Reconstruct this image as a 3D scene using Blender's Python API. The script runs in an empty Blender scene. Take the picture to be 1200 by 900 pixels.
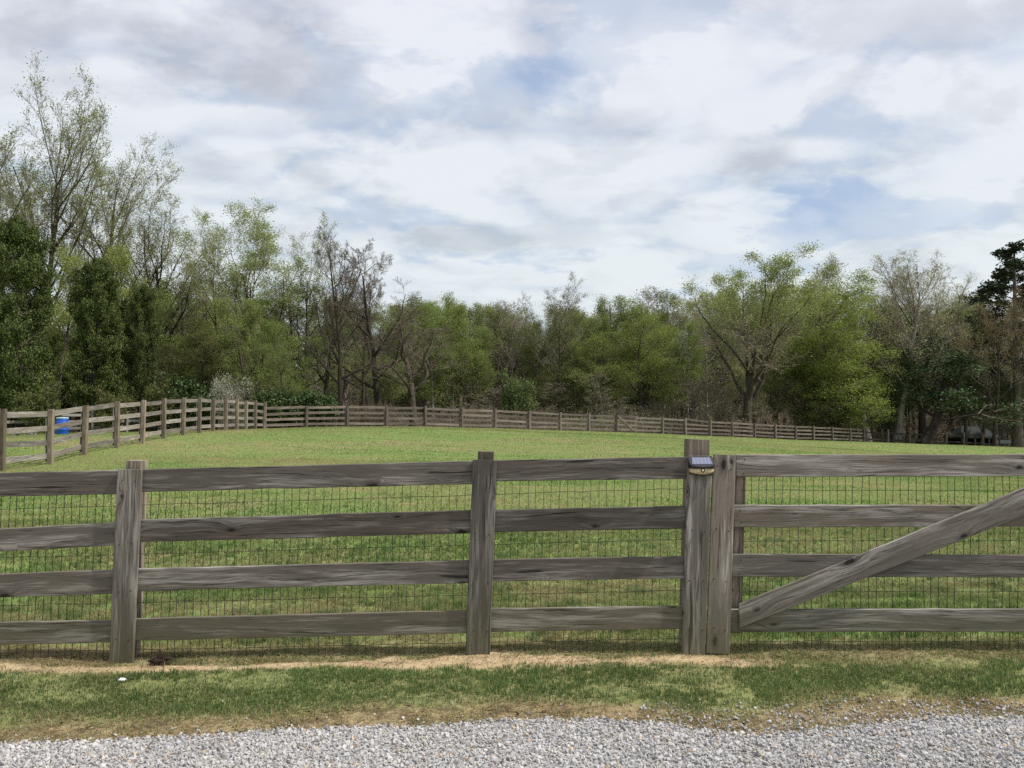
import bpy, math, random
import numpy as np
from mathutils import Matrix, Vector

R = math.radians
rng = np.random.default_rng(11)
random.seed(5)
scene = bpy.context.scene
COL = scene.collection

# ------------------------------------------------------------------ camera geometry
F = 935.0                 # focal length in photo pixels (1200 wide)
PITCH = R(2.45)
CAMZ = 1.6
def at(px, py, Y):
    """world point on the plane y = Y seen at photo pixel (px, py)"""
    u = (px - 600.0) / F
    v = (450.0 - py) / F
    dy = math.cos(PITCH) - v * math.sin(PITCH)
    dz = math.sin(PITCH) + v * math.cos(PITCH)
    s = Y / dy
    return Vector((u * s, Y, CAMZ + dz * s))

cam = bpy.data.cameras.new("Camera")
cam.lens = 36.0 * F / 1200.0
cam.sensor_width = 36.0
cam.clip_start = 0.05
cam.clip_end = 3000.0
cam_o = bpy.data.objects.new("Camera", cam)
cam_o.location = (0, 0, CAMZ)
cam_o.rotation_euler = (R(90) + PITCH, 0, 0)
COL.objects.link(cam_o)
scene.camera = cam_o

# ------------------------------------------------------------------ helpers
def tag(o, label=None, cat=None, group=None, kind=None):
    if label: o["label"] = label
    if cat: o["category"] = cat
    if group: o["group"] = group
    if kind: o["kind"] = kind
    return o

def empty(name, loc, label=None, cat=None, group=None, rz=0.0):
    o = bpy.data.objects.new(name, None)
    o.empty_display_size = 0.3
    o.location = loc
    o.rotation_euler = (0, 0, rz)
    COL.objects.link(o)
    return tag(o, label, cat, group)

def np_mesh(name, verts, faces_list, mats, mat_idx=None, smooth=False):
    """faces_list: list of (n x k) int arrays; mat_idx: list of material index per array"""
    me = bpy.data.meshes.new(name)
    verts = np.asarray(verts, dtype=np.float32).reshape(-1, 3)
    faces_list = [np.asarray(f, dtype=np.int32) for f in faces_list]
    keep = [i for i, f in enumerate(faces_list) if f.size]
    fl = [faces_list[i] for i in keep]
    loops = np.concatenate([f.reshape(-1) for f in fl])
    tot = np.concatenate([np.full(len(f), f.shape[1], dtype=np.int32) for f in fl])
    start = np.concatenate([[0], np.cumsum(tot)[:-1]]).astype(np.int32)
    me.vertices.add(len(verts)); me.loops.add(len(loops)); me.polygons.add(len(tot))
    me.vertices.foreach_set("co", verts.reshape(-1))
    me.loops.foreach_set("vertex_index", loops)
    me.polygons.foreach_set("loop_start", start)
    try:
        me.polygons.foreach_set("loop_total", tot)
    except Exception:
        pass
    for m in mats: me.materials.append(m)
    if mat_idx is not None:
        mi = np.concatenate([np.full(len(fl[j]), mat_idx[i], dtype=np.int32) for j, i in enumerate(keep)])
        me.polygons.foreach_set("material_index", mi)
    me.polygons.foreach_set("use_smooth", np.full(len(tot), bool(smooth)))
    me.update(calc_edges=True)
    me.validate()
    return me

def set_color(me, cols, name="Col"):
    a = me.color_attributes.new(name, 'FLOAT_COLOR', 'POINT')
    c = np.ones((len(me.vertices), 4), dtype=np.float32)
    c[:, :3] = cols
    a.data.foreach_set("color", c.reshape(-1))

def add_obj(name, me, parent=None, M=None):
    o = bpy.data.objects.new(name, me)
    COL.objects.link(o)
    if M is None: M = Matrix.Identity(4)
    if parent is not None:
        o.parent = parent
        pm = Matrix.Translation(parent.location) @ parent.rotation_euler.to_matrix().to_4x4()
        o.matrix_basis = pm.inverted() @ M
    else:
        o.matrix_basis = M
    return o

# 2-D value noise
def _hash(ix, iy, seed):
    h = (ix.astype(np.int64) * 374761393 + iy.astype(np.int64) * 668265263 + seed * 1442695041) & 0x7fffffff
    h = ((h ^ (h >> 13)) * 1274126177) & 0x7fffffff
    h = (h ^ (h >> 16)) & 0x7fffffff
    return h / float(0x7fffffff)
def vnoise(x, y, seed=0):
    x = np.asarray(x, float); y = np.asarray(y, float)
    ix = np.floor(x); iy = np.floor(y)
    fx = x - ix; fy = y - iy
    fx = fx * fx * (3 - 2 * fx); fy = fy * fy * (3 - 2 * fy)
    a = _hash(ix, iy, seed); b = _hash(ix + 1, iy, seed)
    c = _hash(ix, iy + 1, seed); d = _hash(ix + 1, iy + 1, seed)
    return (a * (1 - fx) + b * fx) * (1 - fy) + (c * (1 - fx) + d * fx) * fy
def fbm(x, y, seed=0, octv=4, gain=0.5):
    s = 0; amp = 1; tot = 0
    for k in range(octv):
        s = s + amp * vnoise(np.asarray(x) * 2 ** k + 17.3 * k, np.asarray(y) * 2 ** k - 9.1 * k, seed + k)
        tot += amp; amp *= gain
    return s / tot
def sstep(a, b, x):
    t = np.clip((np.asarray(x, float) - a) / (b - a), 0, 1)
    return t * t * (3 - 2 * t)

# ------------------------------------------------------------------ node helper
class NT:
    def __init__(self, tree): self.t = tree; self.n = tree.nodes; self.l = tree.links
    def new(self, typ, **kw):
        nd = self.n.new(typ)
        for k, v in kw.items(): setattr(nd, k, v)
        return nd
    def link(self, a, b): self.l.new(a, b)
    def put(self, sock, v):
        if isinstance(v, bpy.types.NodeSocket): self.l.new(v, sock)
        elif v is not None: sock.default_value = v
    def math(self, op, a, b=None, c=None, clamp=False):
        nd = self.new('ShaderNodeMath', operation=op); nd.use_clamp = clamp
        self.put(nd.inputs[0], a)
        if b is not None: self.put(nd.inputs[1], b)
        if c is not None: self.put(nd.inputs[2], c)
        return nd.outputs[0]
    def vmath(self, op, a, b=None, scale=None):
        nd = self.new('ShaderNodeVectorMath', operation=op)
        self.put(nd.inputs[0], a)
        if b is not None: self.put(nd.inputs[1], b)
        if scale is not None: self.put(nd.inputs['Scale'], scale)
        return nd.outputs['Value'] if op in ('LENGTH', 'DOT_PRODUCT', 'DISTANCE') else nd.outputs[0]
    def mix(self, fac, a, b, blend='MIX'):
        nd = self.new('ShaderNodeMix', data_type='RGBA', blend_type=blend)
        self.put(nd.inputs[0], fac)
        for s, v in ((nd.inputs[6], a), (nd.inputs[7], b)):
            if isinstance(v, (tuple, list)) and len(v) == 3: v = (*v, 1)
            self.put(s, v)
        return nd.outputs[2]
    def noise(self, vec, scale, detail=4, rough=0.5, dist=0.0, w=None):
        nd = self.new('ShaderNodeTexNoise')
        if vec is not None: self.link(vec, nd.inputs['Vector'])
        nd.inputs['Scale'].default_value = scale
        nd.inputs['Detail'].default_value = detail
        nd.inputs['Roughness'].default_value = rough
        nd.inputs['Distortion'].default_value = dist
        return nd.outputs[0]
    def voro(self, vec, scale, feature='F1', rand=1.0, out='Distance'):
        nd = self.new('ShaderNodeTexVoronoi', feature=feature)
        if vec is not None: self.link(vec, nd.inputs['Vector'])
        nd.inputs['Scale'].default_value = scale
        nd.inputs['Randomness'].default_value = rand
        return nd.outputs[out]
    def smooth(self, x, a, b, lo=0.0, hi=1.0):
        nd = self.new('ShaderNodeMapRange', interpolation_type='SMOOTHSTEP')
        self.put(nd.inputs[0], x)
        nd.inputs[1].default_value = a; nd.inputs[2].default_value = b
        nd.inputs[3].default_value = lo; nd.inputs[4].default_value = hi
        return nd.outputs[0]
    def ramp(self, fac, stops):
        nd = self.new('ShaderNodeValToRGB')
        e = nd.color_ramp.elements
        while len(e) > 1: e.remove(e[-1])
        e[0].position = stops[0][0]; e[0].color = (*stops[0][1], 1)
        for p, c in stops[1:]:
            x = e.new(p); x.color = (*c, 1)
        self.put(nd.inputs[0], fac)
        return nd.outputs[0]
    def comb(self, x, y, z):
        nd = self.new('ShaderNodeCombineXYZ')
        for s, v in zip(nd.inputs, (x, y, z)): self.put(s, v)
        return nd.outputs[0]
    def sep(self, v):
        nd = self.new('ShaderNodeSeparateXYZ'); self.put(nd.inputs[0], v)
        return nd.outputs

def material(name):
    m = bpy.data.materials.new(name); m.use_nodes = True
    t = NT(m.node_tree)
    bs = t.n.get('Principled BSDF')
    bs.inputs['Specular IOR Level'].default_value = 0.2
    return m, t, bs

# ------------------------------------------------------------------ materials
def wood_material(name, dark, mid, light, algae=0.0, knots=1.0):
    m, t, bs = material(name)
    tc = t.new('ShaderNodeTexCoord').outputs['Object']
    oi = t.new('ShaderNodeObjectInfo')
    rnd = oi.outputs['Random']
    off = t.comb(t.math('MULTIPLY', rnd, 37.0), t.math('MULTIPLY', rnd, 91.0), t.math('MULTIPLY', rnd, 53.0))
    v = t.vmath('ADD', tc, off)
    x, y, z = t.sep(v)
    # knots
    kv = t.comb(t.math('MULTIPLY', x, 2.7), t.math('MULTIPLY', z, 6.2), 0.0)
    vn = t.new('ShaderNodeTexVoronoi', feature='F1', voronoi_dimensions='2D')
    t.link(kv, vn.inputs['Vector']); vn.inputs['Scale'].default_value = 1.0
    vcs = t.sep(vn.outputs['Color'])
    pick = t.math('GREATER_THAN', vcs[0], 0.64)
    kd = t.math('ADD', t.math('MULTIPLY', vn.outputs['Distance'], t.math('ADD', 0.75, t.math('MULTIPLY', vcs[1], 1.6))), t.math('SUBTRACT', 1.0, pick))
    wn = t.noise(t.vmath('MULTIPLY', v, (1.2, 4.0, 9.0)), 1.0, 3, 0.5)
    warp = t.math('MULTIPLY', 2.2 * knots, t.math('EXPONENT', t.math('MULTIPLY', kd, -6.5)))
    zz = t.math('ADD', t.math('MULTIPLY', z, 26.0), t.math('ADD', warp, t.math('MULTIPLY', wn, 2.4)))
    gv = t.comb(t.math('MULTIPLY', x, 1.1), t.math('MULTIPLY', y, 30.0), zz)
    g1 = t.noise(gv, 1.0, 5, 0.6)
    gv2 = t.comb(t.math('MULTIPLY', x, 5.0), t.math('MULTIPLY', y, 160.0), t.math('MULTIPLY', zz, 5.0))
    g2 = t.noise(gv2, 1.0, 3, 0.6)
    blot = t.noise(t.vmath('MULTIPLY', v, (1.6, 3.0, 5.0)), 1.0, 3, 0.6)
    gv4 = t.comb(t.math('MULTIPLY', x, 2.6), t.math('MULTIPLY', y, 90.0), t.math('MULTIPLY', zz, 2.6))
    g4 = t.noise(gv4, 1.0, 4, 0.65)
    f = t.math('ADD', t.math('ADD', t.math('MULTIPLY', g1, 0.36), t.math('MULTIPLY', g2, 0.28)), t.math('MULTIPLY', g4, 0.36))
    c = t.ramp(f, [(0.37, dark), (0.455, mid), (0.53, mid), (0.63, light)])
    rsep = t.new('ShaderNodeTexWhiteNoise', noise_dimensions='1D'); t.put(rsep.inputs['W'], t.math('MULTIPLY', rnd, 311.0))
    rh = t.sep(rsep.outputs['Color'])
    c = t.mix(t.math('MULTIPLY', rh[0], 0.55), c, t.mix(1.0, c, (1.12, 0.99, 0.86), 'MULTIPLY'))
    c = t.mix(t.smooth(blot, 0.38, 0.68, 0, 0.55), c, tuple(0.62 * a for a in mid), 'MIX')
    pale = t.noise(t.vmath('ADD', t.vmath('MULTIPLY', v, (1.1, 3.0, 9.0)), (4.0, 2.0, 7.0)), 1.0, 4, 0.6)
    c = t.mix(t.math('MULTIPLY', t.smooth(pale, 0.46, 0.62, 0, 0.85), t.smooth(f, 0.44, 0.58)), c, tuple(1.05 * a for a in light))
    # fine dark checks along the grain
    gv3 = t.comb(t.math('MULTIPLY', x, 1.7), t.math('MULTIPLY', y, 20.0), t.math('MULTIPLY', zz, 2.3))
    g3 = t.noise(gv3, 1.0, 2, 0.5)
    crack = t.smooth(g3, 0.30, 0.345, 0.8, 0.0)
    gv5 = t.comb(t.math('MULTIPLY', x, 0.9), t.math('MULTIPLY', y, 14.0), t.math('MULTIPLY', zz, 1.7))
    ln5 = t.math('ABSOLUTE', t.math('SUBTRACT', t.noise(gv5, 1.0, 3, 0.55), 0.5))
    msk = t.smooth(t.noise(t.vmath('MULTIPLY', v, (2.3, 5.0, 14.0)), 1.0, 2, 0.5), .44, .62, 0, .65)
    crack = t.math('MAXIMUM', crack, t.math('MULTIPLY', t.smooth(ln5, .004, .020, 1.0, 0.0), msk))
    c = t.mix(crack, c, tuple(0.25 * a for a in dark))
    kn = t.noise(t.vmath('MULTIPLY', v, (40, 40, 40)), 1.0, 2, 0.5)
    kdd = t.math('ADD', kd, t.math('MULTIPLY', t.math('SUBTRACT', kn, 0.5), 0.09))
    halo = t.smooth(kdd, 0.08, 0.26, 0.5 * knots, 0.0)
    c = t.mix(halo, c, tuple(0.6 * a for a in dark))
    core = t.smooth(kdd, 0.045, 0.115, 0.9 * knots, 0.0)
    c = t.mix(core, c, (0.012, 0.010, 0.009))
    # every board its own tone
    tone = t.math('ADD', 0.66, t.math('MULTIPLY', rh[1], 0.72))
    c = t.mix(1.0, c, t.comb(tone, tone, tone), 'MULTIPLY')
    if algae:
        pz = t.sep(t.new('ShaderNodeNewGeometry').outputs['Position'])[2]
        am = t.math('MULTIPLY', t.smooth(t.math('ADD', pz, t.math('MULTIPLY', blot, 0.5)), 0.25, 0.85, algae, 0.0), 1.0)
        c = t.mix(am, c, (0.085, 0.085, 0.035))
    t.link(c, bs.inputs['Base Color'])
    bs.inputs['Roughness'].default_value = 0.85
    bp = t.new('ShaderNodeBump'); bp.inputs['Strength'].default_value = 0.6; bp.inputs['Distance'].default_value = 0.004
    h = t.math('SUBTRACT', f, t.math('MULTIPLY', crack, 0.6))
    t.link(h, bp.inputs['Height']); t.link(bp.outputs[0], bs.inputs['Normal'])
    return m

M_wood = wood_material("weathered_grey_wood", (0.050, 0.042, 0.034), (0.128, 0.113, 0.095), (0.31, 0.288, 0.255), algae=0.5)
M_wood_gate = wood_material("weathered_gate_wood", (0.058, 0.049, 0.040), (0.160, 0.144, 0.122), (0.37, 0.345, 0.31), algae=0.45)
M_post = wood_material("post_wood", (0.07, 0.054, 0.04), (0.165, 0.135, 0.105), (0.32, 0.275, 0.22), algae=0.3, knots=0.35)
M_side = wood_material("side_fence_wood", (0.10, 0.088, 0.075), (0.21, 0.19, 0.165), (0.36, 0.335, 0.295), knots=0.5)
M_sidepost = wood_material("side_post_wood", (0.10, 0.08, 0.06), (0.195, 0.158, 0.122), (0.33, 0.28, 0.22), knots=0.4)
M_shade = wood_material("painted_shade_fence_wood", (0.02, 0.017, 0.014), (0.045, 0.038, 0.032), (0.09, 0.08, 0.068), knots=0.3)  # rail wood with the shade at the wood's edge painted into its colour
M_far = wood_material("far_fence_wood", (0.07, 0.058, 0.048), (0.15, 0.125, 0.105), (0.26, 0.23, 0.20), knots=0.4)
M_old = wood_material("old_fence_wood", (0.13, 0.12, 0.11), (0.22, 0.21, 0.20), (0.33, 0.32, 0.31), knots=0.4)

def plain(name, col, rough=0.6, metal=0.0, spec=0.3, var=0.0, scale=20.0):
    m, t, bs = material(name)
    if var:
        tc = t.new('ShaderNodeTexCoord').outputs['Object']
        n = t.noise(tc, scale, 5, 0.6)
        lo = tuple(c * (1 - var) for c in col); hi = tuple(min(1, c * (1 + var)) for c in col)
        t.link(t.ramp(n, [(0.3, lo), (0.7, hi)]), bs.inputs['Base Color'])
    else:
        bs.inputs['Base Color'].default_value = (*col, 1)
    bs.inputs['Roughness'].default_value = rough
    bs.inputs['Metallic'].default_value = metal
    bs.inputs['Specular IOR Level'].default_value = spec
    return m

M_wire = plain("wire_steel", (0.045, 0.044, 0.034), 0.6, 0.1, 0.3, 0.4, 30)
M_black = plain("black_plastic", (0.012, 0.012, 0.014), 0.35, 0, 0.5, 0.2, 60)
M_bluebarrel = plain("blue_plastic", (0.012, 0.085, 0.42), 0.45, 0, 0.4, 0.15, 6)
M_barreltop = plain("pale_blue_lid", (0.45, 0.58, 0.72), 0.5, 0, 0.4, 0.1, 8)
M_white = plain("weathered_white_paint", (0.45, 0.45, 0.44), 0.7, 0, 0.2, 0.18, 8)
M_shedwall = plain("dark_shed_boards", (0.035, 0.03, 0.026), 0.85, 0, 0.1, 0.4, 5)
M_shedroof = plain("grey_green_metal_roof", (0.030, 0.038, 0.036), 0.75, 0.0, 0.15, 0.25, 3)
M_vent = plain("pale_vent_metal", (0.26, 0.25, 0.22), 0.6, 0.2, 0.3, 0.2, 6)
M_hw = plain("dark_steel", (0.05, 0.05, 0.05), 0.5, 0.7, 0.4, 0.2, 40)
M_clod = plain("dead_root_clod", (0.05, 0.036, 0.026), 0.95, 0, 0.05, 0.5, 60)
M_scrap = plain("white_scrap", (0.72, 0.73, 0.70), 0.6, 0, 0.2, 0.1, 40)

def foliage_material(name, transl=0.35):
    m = bpy.data.materials.new(name); m.use_nodes = True
    t = NT(m.node_tree); t.n.clear()
    out = t.new('ShaderNodeOutputMaterial')
    oi = t.new('ShaderNodeObjectInfo')
    isl = t.new('ShaderNodeNewGeometry').outputs['Random Per Island']
    tc = t.new('ShaderNodeTexCoord').outputs['Object']
    n = t.noise(tc, 0.45, 3, 0.6)
    hsv = t.new('ShaderNodeHueSaturation')
    t.link(oi.outputs['Color'], hsv.inputs['Color'])
    t.put(hsv.inputs['Hue'], t.math('ADD', 0.478, t.math('MULTIPLY', t.math('ADD', t.math('MULTIPLY', isl, 0.5), t.math('MULTIPLY', n, 0.5)), 0.045)))
    t.put(hsv.inputs['Value'], t.math('ADD', 0.55, t.math('ADD', t.math('MULTIPLY', isl, 0.6), t.math('MULTIPLY', n, 0.4))))
    d = t.new('ShaderNodeBsdfDiffuse'); tr = t.new('ShaderNodeBsdfTranslucent')
    t.link(hsv.outputs[0], d.inputs[0]); t.link(hsv.outputs[0], tr.inputs[0])
    mx = t.new('ShaderNodeMixShader'); mx.inputs[0].default_value = transl
    t.link(d.outputs[0], mx.inputs[1]); t.link(tr.outputs[0], mx.inputs[2])
    t.link(mx.outputs[0], out.inputs[0])
    return m
M_leaf = foliage_material("leaf")

def glossy_leaf():
    m, t, bs = material("waxy_leaf")
    oi = t.new('ShaderNodeObjectInfo')
    isl = t.new('ShaderNodeNewGeometry').outputs['Random Per Island']
    hsv = t.new('ShaderNodeHueSaturation')
    t.link(oi.outputs['Color'], hsv.inputs['Color'])
    t.put(hsv.inputs['Hue'], t.math('ADD', 0.48, t.math('MULTIPLY', isl, 0.04)))
    t.put(hsv.inputs['Value'], t.math('ADD', 0.5, isl))
    t.link(hsv.outputs[0], bs.inputs['Base Color'])
    bs.inputs['Roughness'].default_value = 0.6
    bs.inputs['Specular IOR Level'].default_value = 0.16
    return m
M_waxy = glossy_leaf()

def bark_material(name, c0, c1):
    m, t, bs = material(name)
    tc = t.new('ShaderNodeTexCoord').outputs['Object']
    rnd = t.new('ShaderNodeObjectInfo').outputs['Random']
    n = t.noise(t.vmath('MULTIPLY', tc, (6, 6, 1.2)), 1.0, 4, 0.65)
    c = t.ramp(n, [(0.3, c0), (0.7, c1)])
    tone = t.math('ADD', 0.7, t.math('MULTIPLY', rnd, 0.6))
    c = t.mix(1.0, c, t.comb(tone, tone, tone), 'MULTIPLY')
    t.link(c, bs.inputs['Base Color'])
    bs.inputs['Roughness'].default_value = 0.95
    bs.inputs['Specular IOR Level'].default_value = 0.05
    return m
M_bark = bark_material("bark", (0.052, 0.043, 0.034), (0.145, 0.124, 0.10))
M_barkdark = bark_material("dark_grey_bark", (0.030, 0.025, 0.020), (0.088, 0.073, 0.058))
M_twigdark = bark_material("dark_twig", (0.085, 0.069, 0.052), (0.175, 0.147, 0.112))
M_barkpale = bark_material("pale_bark", (0.13, 0.115, 0.095), (0.30, 0.27, 0.235))
M_twig = bark_material("twig", (0.15, 0.124, 0.09), (0.28, 0.24, 0.185))
M_twigpale = bark_material("pale_twig", (0.16, 0.135, 0.105), (0.30, 0.26, 0.205))

# ------------------------------------------------------------------ terrain
far_u0, far_u1, far_w0, far_w1 = 309.0, 1012.0, 1 / 45.0, 1 / 77.0
def farY(u): return 1.0 / (far_w0 + (far_w1 - far_w0) * (u - far_u0) / (far_u1 - far_u0))
side_u0, side_w0 = 0.0, 1 / 19.7
def sideY(u): return 1.0 / (side_w0 + (far_w0 - side_w0) * (u - side_u0) / (far_u0 - side_u0))
side_base = [(0, 552), (57, 545), (97, 533), (135, 525), (165, 520), (190, 514), (213, 510), (232, 507.5), (248, 505.5), (263, 504.5), (276, 504), (287, 503.6), (298, 503.2), (309, 503)]
far_posts = [309, 359, 407, 453, 498, 541, 580, 620, 656, 690, 722, 744, 776, 803, 832, 858, 884, 908, 932, 953, 975, 996, 1012]
_fb = [(309, 503), (359, 501), (407, 500), (453, 500), (498, 500), (541, 501.5), (580, 502), (620, 503.5), (656, 504.5), (690, 505.5), (722, 506.5), (776, 508.5), (803, 510), (858, 512), (932, 515.5), (975, 516.5), (1012, 518)]
def far_base(u): return float(np.interp(u, [a for a, b in _fb], [b for a, b in _fb]))
cp = []
for u, y in side_base: cp.append(at(u, y, sideY(u)))
for u in far_posts[1:]: cp.append(at(u, far_base(u), farY(u)))
cp.append(at(1060, 520, 81)); cp.append(at(1120, 522, 84)); cp.append(at(1200, 527, 88)); cp.append(at(1300, 534, 92))
for px, py, Y in ((-690, 782, 5.33), (-275, 779, 5.33), (141, 775.5, 5.33), (560, 768, 5.33), (830, 766.5, 5.33), (1200, 765, 5.33), (1450, 765, 5.33)):
    cp.append(at(px, py, Y))
cps = [tuple(c) for c in cp]
cps += [(-8, 9, .02), (-4, 9, 0), (0, 9, 0), (4, 9, 0), (9, 9, -.05), (0, 20, .16), (-6, 16, .16), (8, 18, .0), (18, 30, -.3), (5, 32, .4), (-5, 32, .62), (-14, 12, .02), (30, 50, -.8), (40, 30, -1.0),
        (-6, 3.9, 0), (0, 3.9, 0), (6, 3.9, 0), (-6, 0, -.02), (0, 0, -.02), (6, 0, -.02), (-20, 0, 0), (20, 0, 0), (0, -20, 0), (-20, -20, 0), (20, -20, 0),
        (-24, 42, .7), (-35, 40, .6), (-40, 60, .5), (-20, 60, .7), (-5, 75, .3), (10, 85, -.2), (30, 95, -1.4), (55, 100, -2.4), (-40, 100, 0.5), (0, 120, 0.4), (50, 130, -1),
        (-60, 20, .5), (-60, 80, .6), (80, 60, -2.2), (80, 100, -2.6), (0, 170, 9), (-70, 170, 9), (70, 170, 8), (130, 170, 7), (-130, 170, 9), (0, 260, 16), (-160, 100, 2), (150, 90, -2), (-150, 0, 0), (150, 0, -1.5), (-200, 260, 16), (200, 260, 14)]
CP = np.array(cps)
def _U(r2): return np.where(r2 > 0, 0.5 * r2 * np.log(np.maximum(r2, 1e-12)), 0.0)
_n = len(CP)
_d2 = ((CP[:, None, :2] - CP[None, :, :2]) ** 2).sum(-1)
_A = np.zeros((_n + 3, _n + 3)); _A[:_n, :_n] = _U(_d2) + np.eye(_n) * 0.8
_A[:_n, _n] = 1; _A[:_n, _n + 1:] = CP[:, :2]; _A[_n, :_n] = 1; _A[_n + 1:, :_n] = CP[:, :2].T
_W = np.linalg.solve(_A, np.concatenate([CP[:, 2], np.zeros(3)]))
def terr(x, y):
    x = np.asarray(x, float); y = np.asarray(y, float); shp = np.broadcast(x, y).shape
    x = np.broadcast_to(x, shp).reshape(-1); y = np.broadcast_to(y, shp).reshape(-1)
    xc = np.clip(x, -200, 200); yc = np.clip(y, -25, 260)
    out = np.empty(len(xc))
    for s in range(0, len(xc), 40000):
        a = xc[s:s + 40000]; b = yc[s:s + 40000]
        d2 = (a[:, None] - CP[None, :, 0]) ** 2 + (b[:, None] - CP[None, :, 1]) ** 2
        out[s:s + 40000] = _U(d2) @ _W[:_n] + _W[_n] + _W[_n + 1] * a + _W[_n + 2] * b
    return out.reshape(shp)

# zones near the camera
ex = np.array([-12, -5, -2.63, -1.75, -.88, 0, .44, .88, 1.23, 1.75, 2.2, 2.63, 5, 12])
ey = np.array([3.9, 3.95, 3.97, 4.06, 4.18, 4.22, 4.25, 4.16, 4.0, 4.14, 4.26, 4.2, 4.15, 4.1])
def road_edge(x): return np.interp(x, ex, ey) + 0.10 * (fbm(np.asarray(x) * 2.2, 0 * np.asarray(x), 31, 4, .6) - .5)
def sand_mask(x, y):
    c = 5.18 + 0.22 * (fbm(x * 1.1, y * 0 + 3, 41, 4) - .5)
    hw = 0.125 + 0.34 * (fbm(x * 1.5, y * .0 + 7, 43, 4) - .5)
    d = np.abs(y - c) / np.maximum(hw, .05)
    m = 1 - sstep(.7, 1.15, d + 1.1 * (fbm(x * 5, y * 9, 44, 4) - .5))
    return m * (1 - 0.85 * sstep(1.35, 1.9, x + .4 * (fbm(x * 2, y * 4, 45, 2) - .5)))
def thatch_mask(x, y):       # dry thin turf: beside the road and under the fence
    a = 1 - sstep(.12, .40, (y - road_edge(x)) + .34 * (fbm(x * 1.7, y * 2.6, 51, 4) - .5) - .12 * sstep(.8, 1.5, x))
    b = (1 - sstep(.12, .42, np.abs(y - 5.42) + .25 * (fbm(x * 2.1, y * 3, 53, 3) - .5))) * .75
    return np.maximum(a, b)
def micro(x, y):
    near = (1 - sstep(7, 10, y)) * sstep(3.9, 4.5, y)
    s = sand_mask(x, y)
    return near * (0.035 * (fbm(x * 2.2, y * 3.5, 61, 4) - .5) + s * 0.03 * (fbm(x * 9, y * 14, 62, 4) - .35) + 0.03 * np.exp(-((y - 5.42) / .09) ** 2) * fbm(x * 4, y * 6, 63, 3))
def ground(x, y): return terr(x, y) + micro(np.asarray(x, float), np.asarray(y, float))

_fx = [(at(u, 500, farY(u)).x, farY(u)) for u in (309, 1012)]
def behind_far(x, y):
    (x0, y0), (x1, y1) = _fx
    yl = y0 + (y1 - y0) * (np.minimum(x, x1) - x0) / (x1 - x0) + np.clip(x - x1, 0, None) * .62
    return y - yl
def grow_axis(a, b, step, fac, cap):
    out = [a]
    while out[-1] < b:
        out.append(out[-1] + step); step = min(step * fac, cap)
    return out
xs_pos = list(np.arange(0, 9.01, .1)) + grow_axis(9.2, 480, .25, 1.09, 30)
xs = np.array([-a for a in xs_pos[::-1]][:-1] + xs_pos)
ys = np.array(list(np.arange(-60, -4, 8)) + list(np.arange(-4, 3.4, .4)) + list(np.arange(3.4, 8, .06)) + grow_axis(8.05, 600, .1, 1.05, 25))
gx, gy = np.meshgrid(xs, ys)
gz = ground(gx, gy)
fr = sstep(1.5, 7, behind_far(gx, gy) + 5 * (fbm(gx * .12, gy * .12, 71, 3) - .5)) * sstep(-24, -14, gx - (gy - 45) * 0.1 + 4 * (fbm(gx * .2, gy * .2, 72, 2) - .5))
fr = np.maximum(fr, sstep(50, 60, gy - 0.25 * np.abs(gx + 14) * (gx < -14)) * (gx < -8))
sd = np.where((gy < 7), sand_mask(gx, gy), 0)
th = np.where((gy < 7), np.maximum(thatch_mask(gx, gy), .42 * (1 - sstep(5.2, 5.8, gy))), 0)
nx, ny = len(xs), len(ys)
idx = np.arange(nx * ny).reshape(ny, nx)
quads = np.stack([idx[:-1, :-1], idx[:-1, 1:], idx[1:, 1:], idx[1:, :-1]], -1).reshape(-1, 4)

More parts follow.
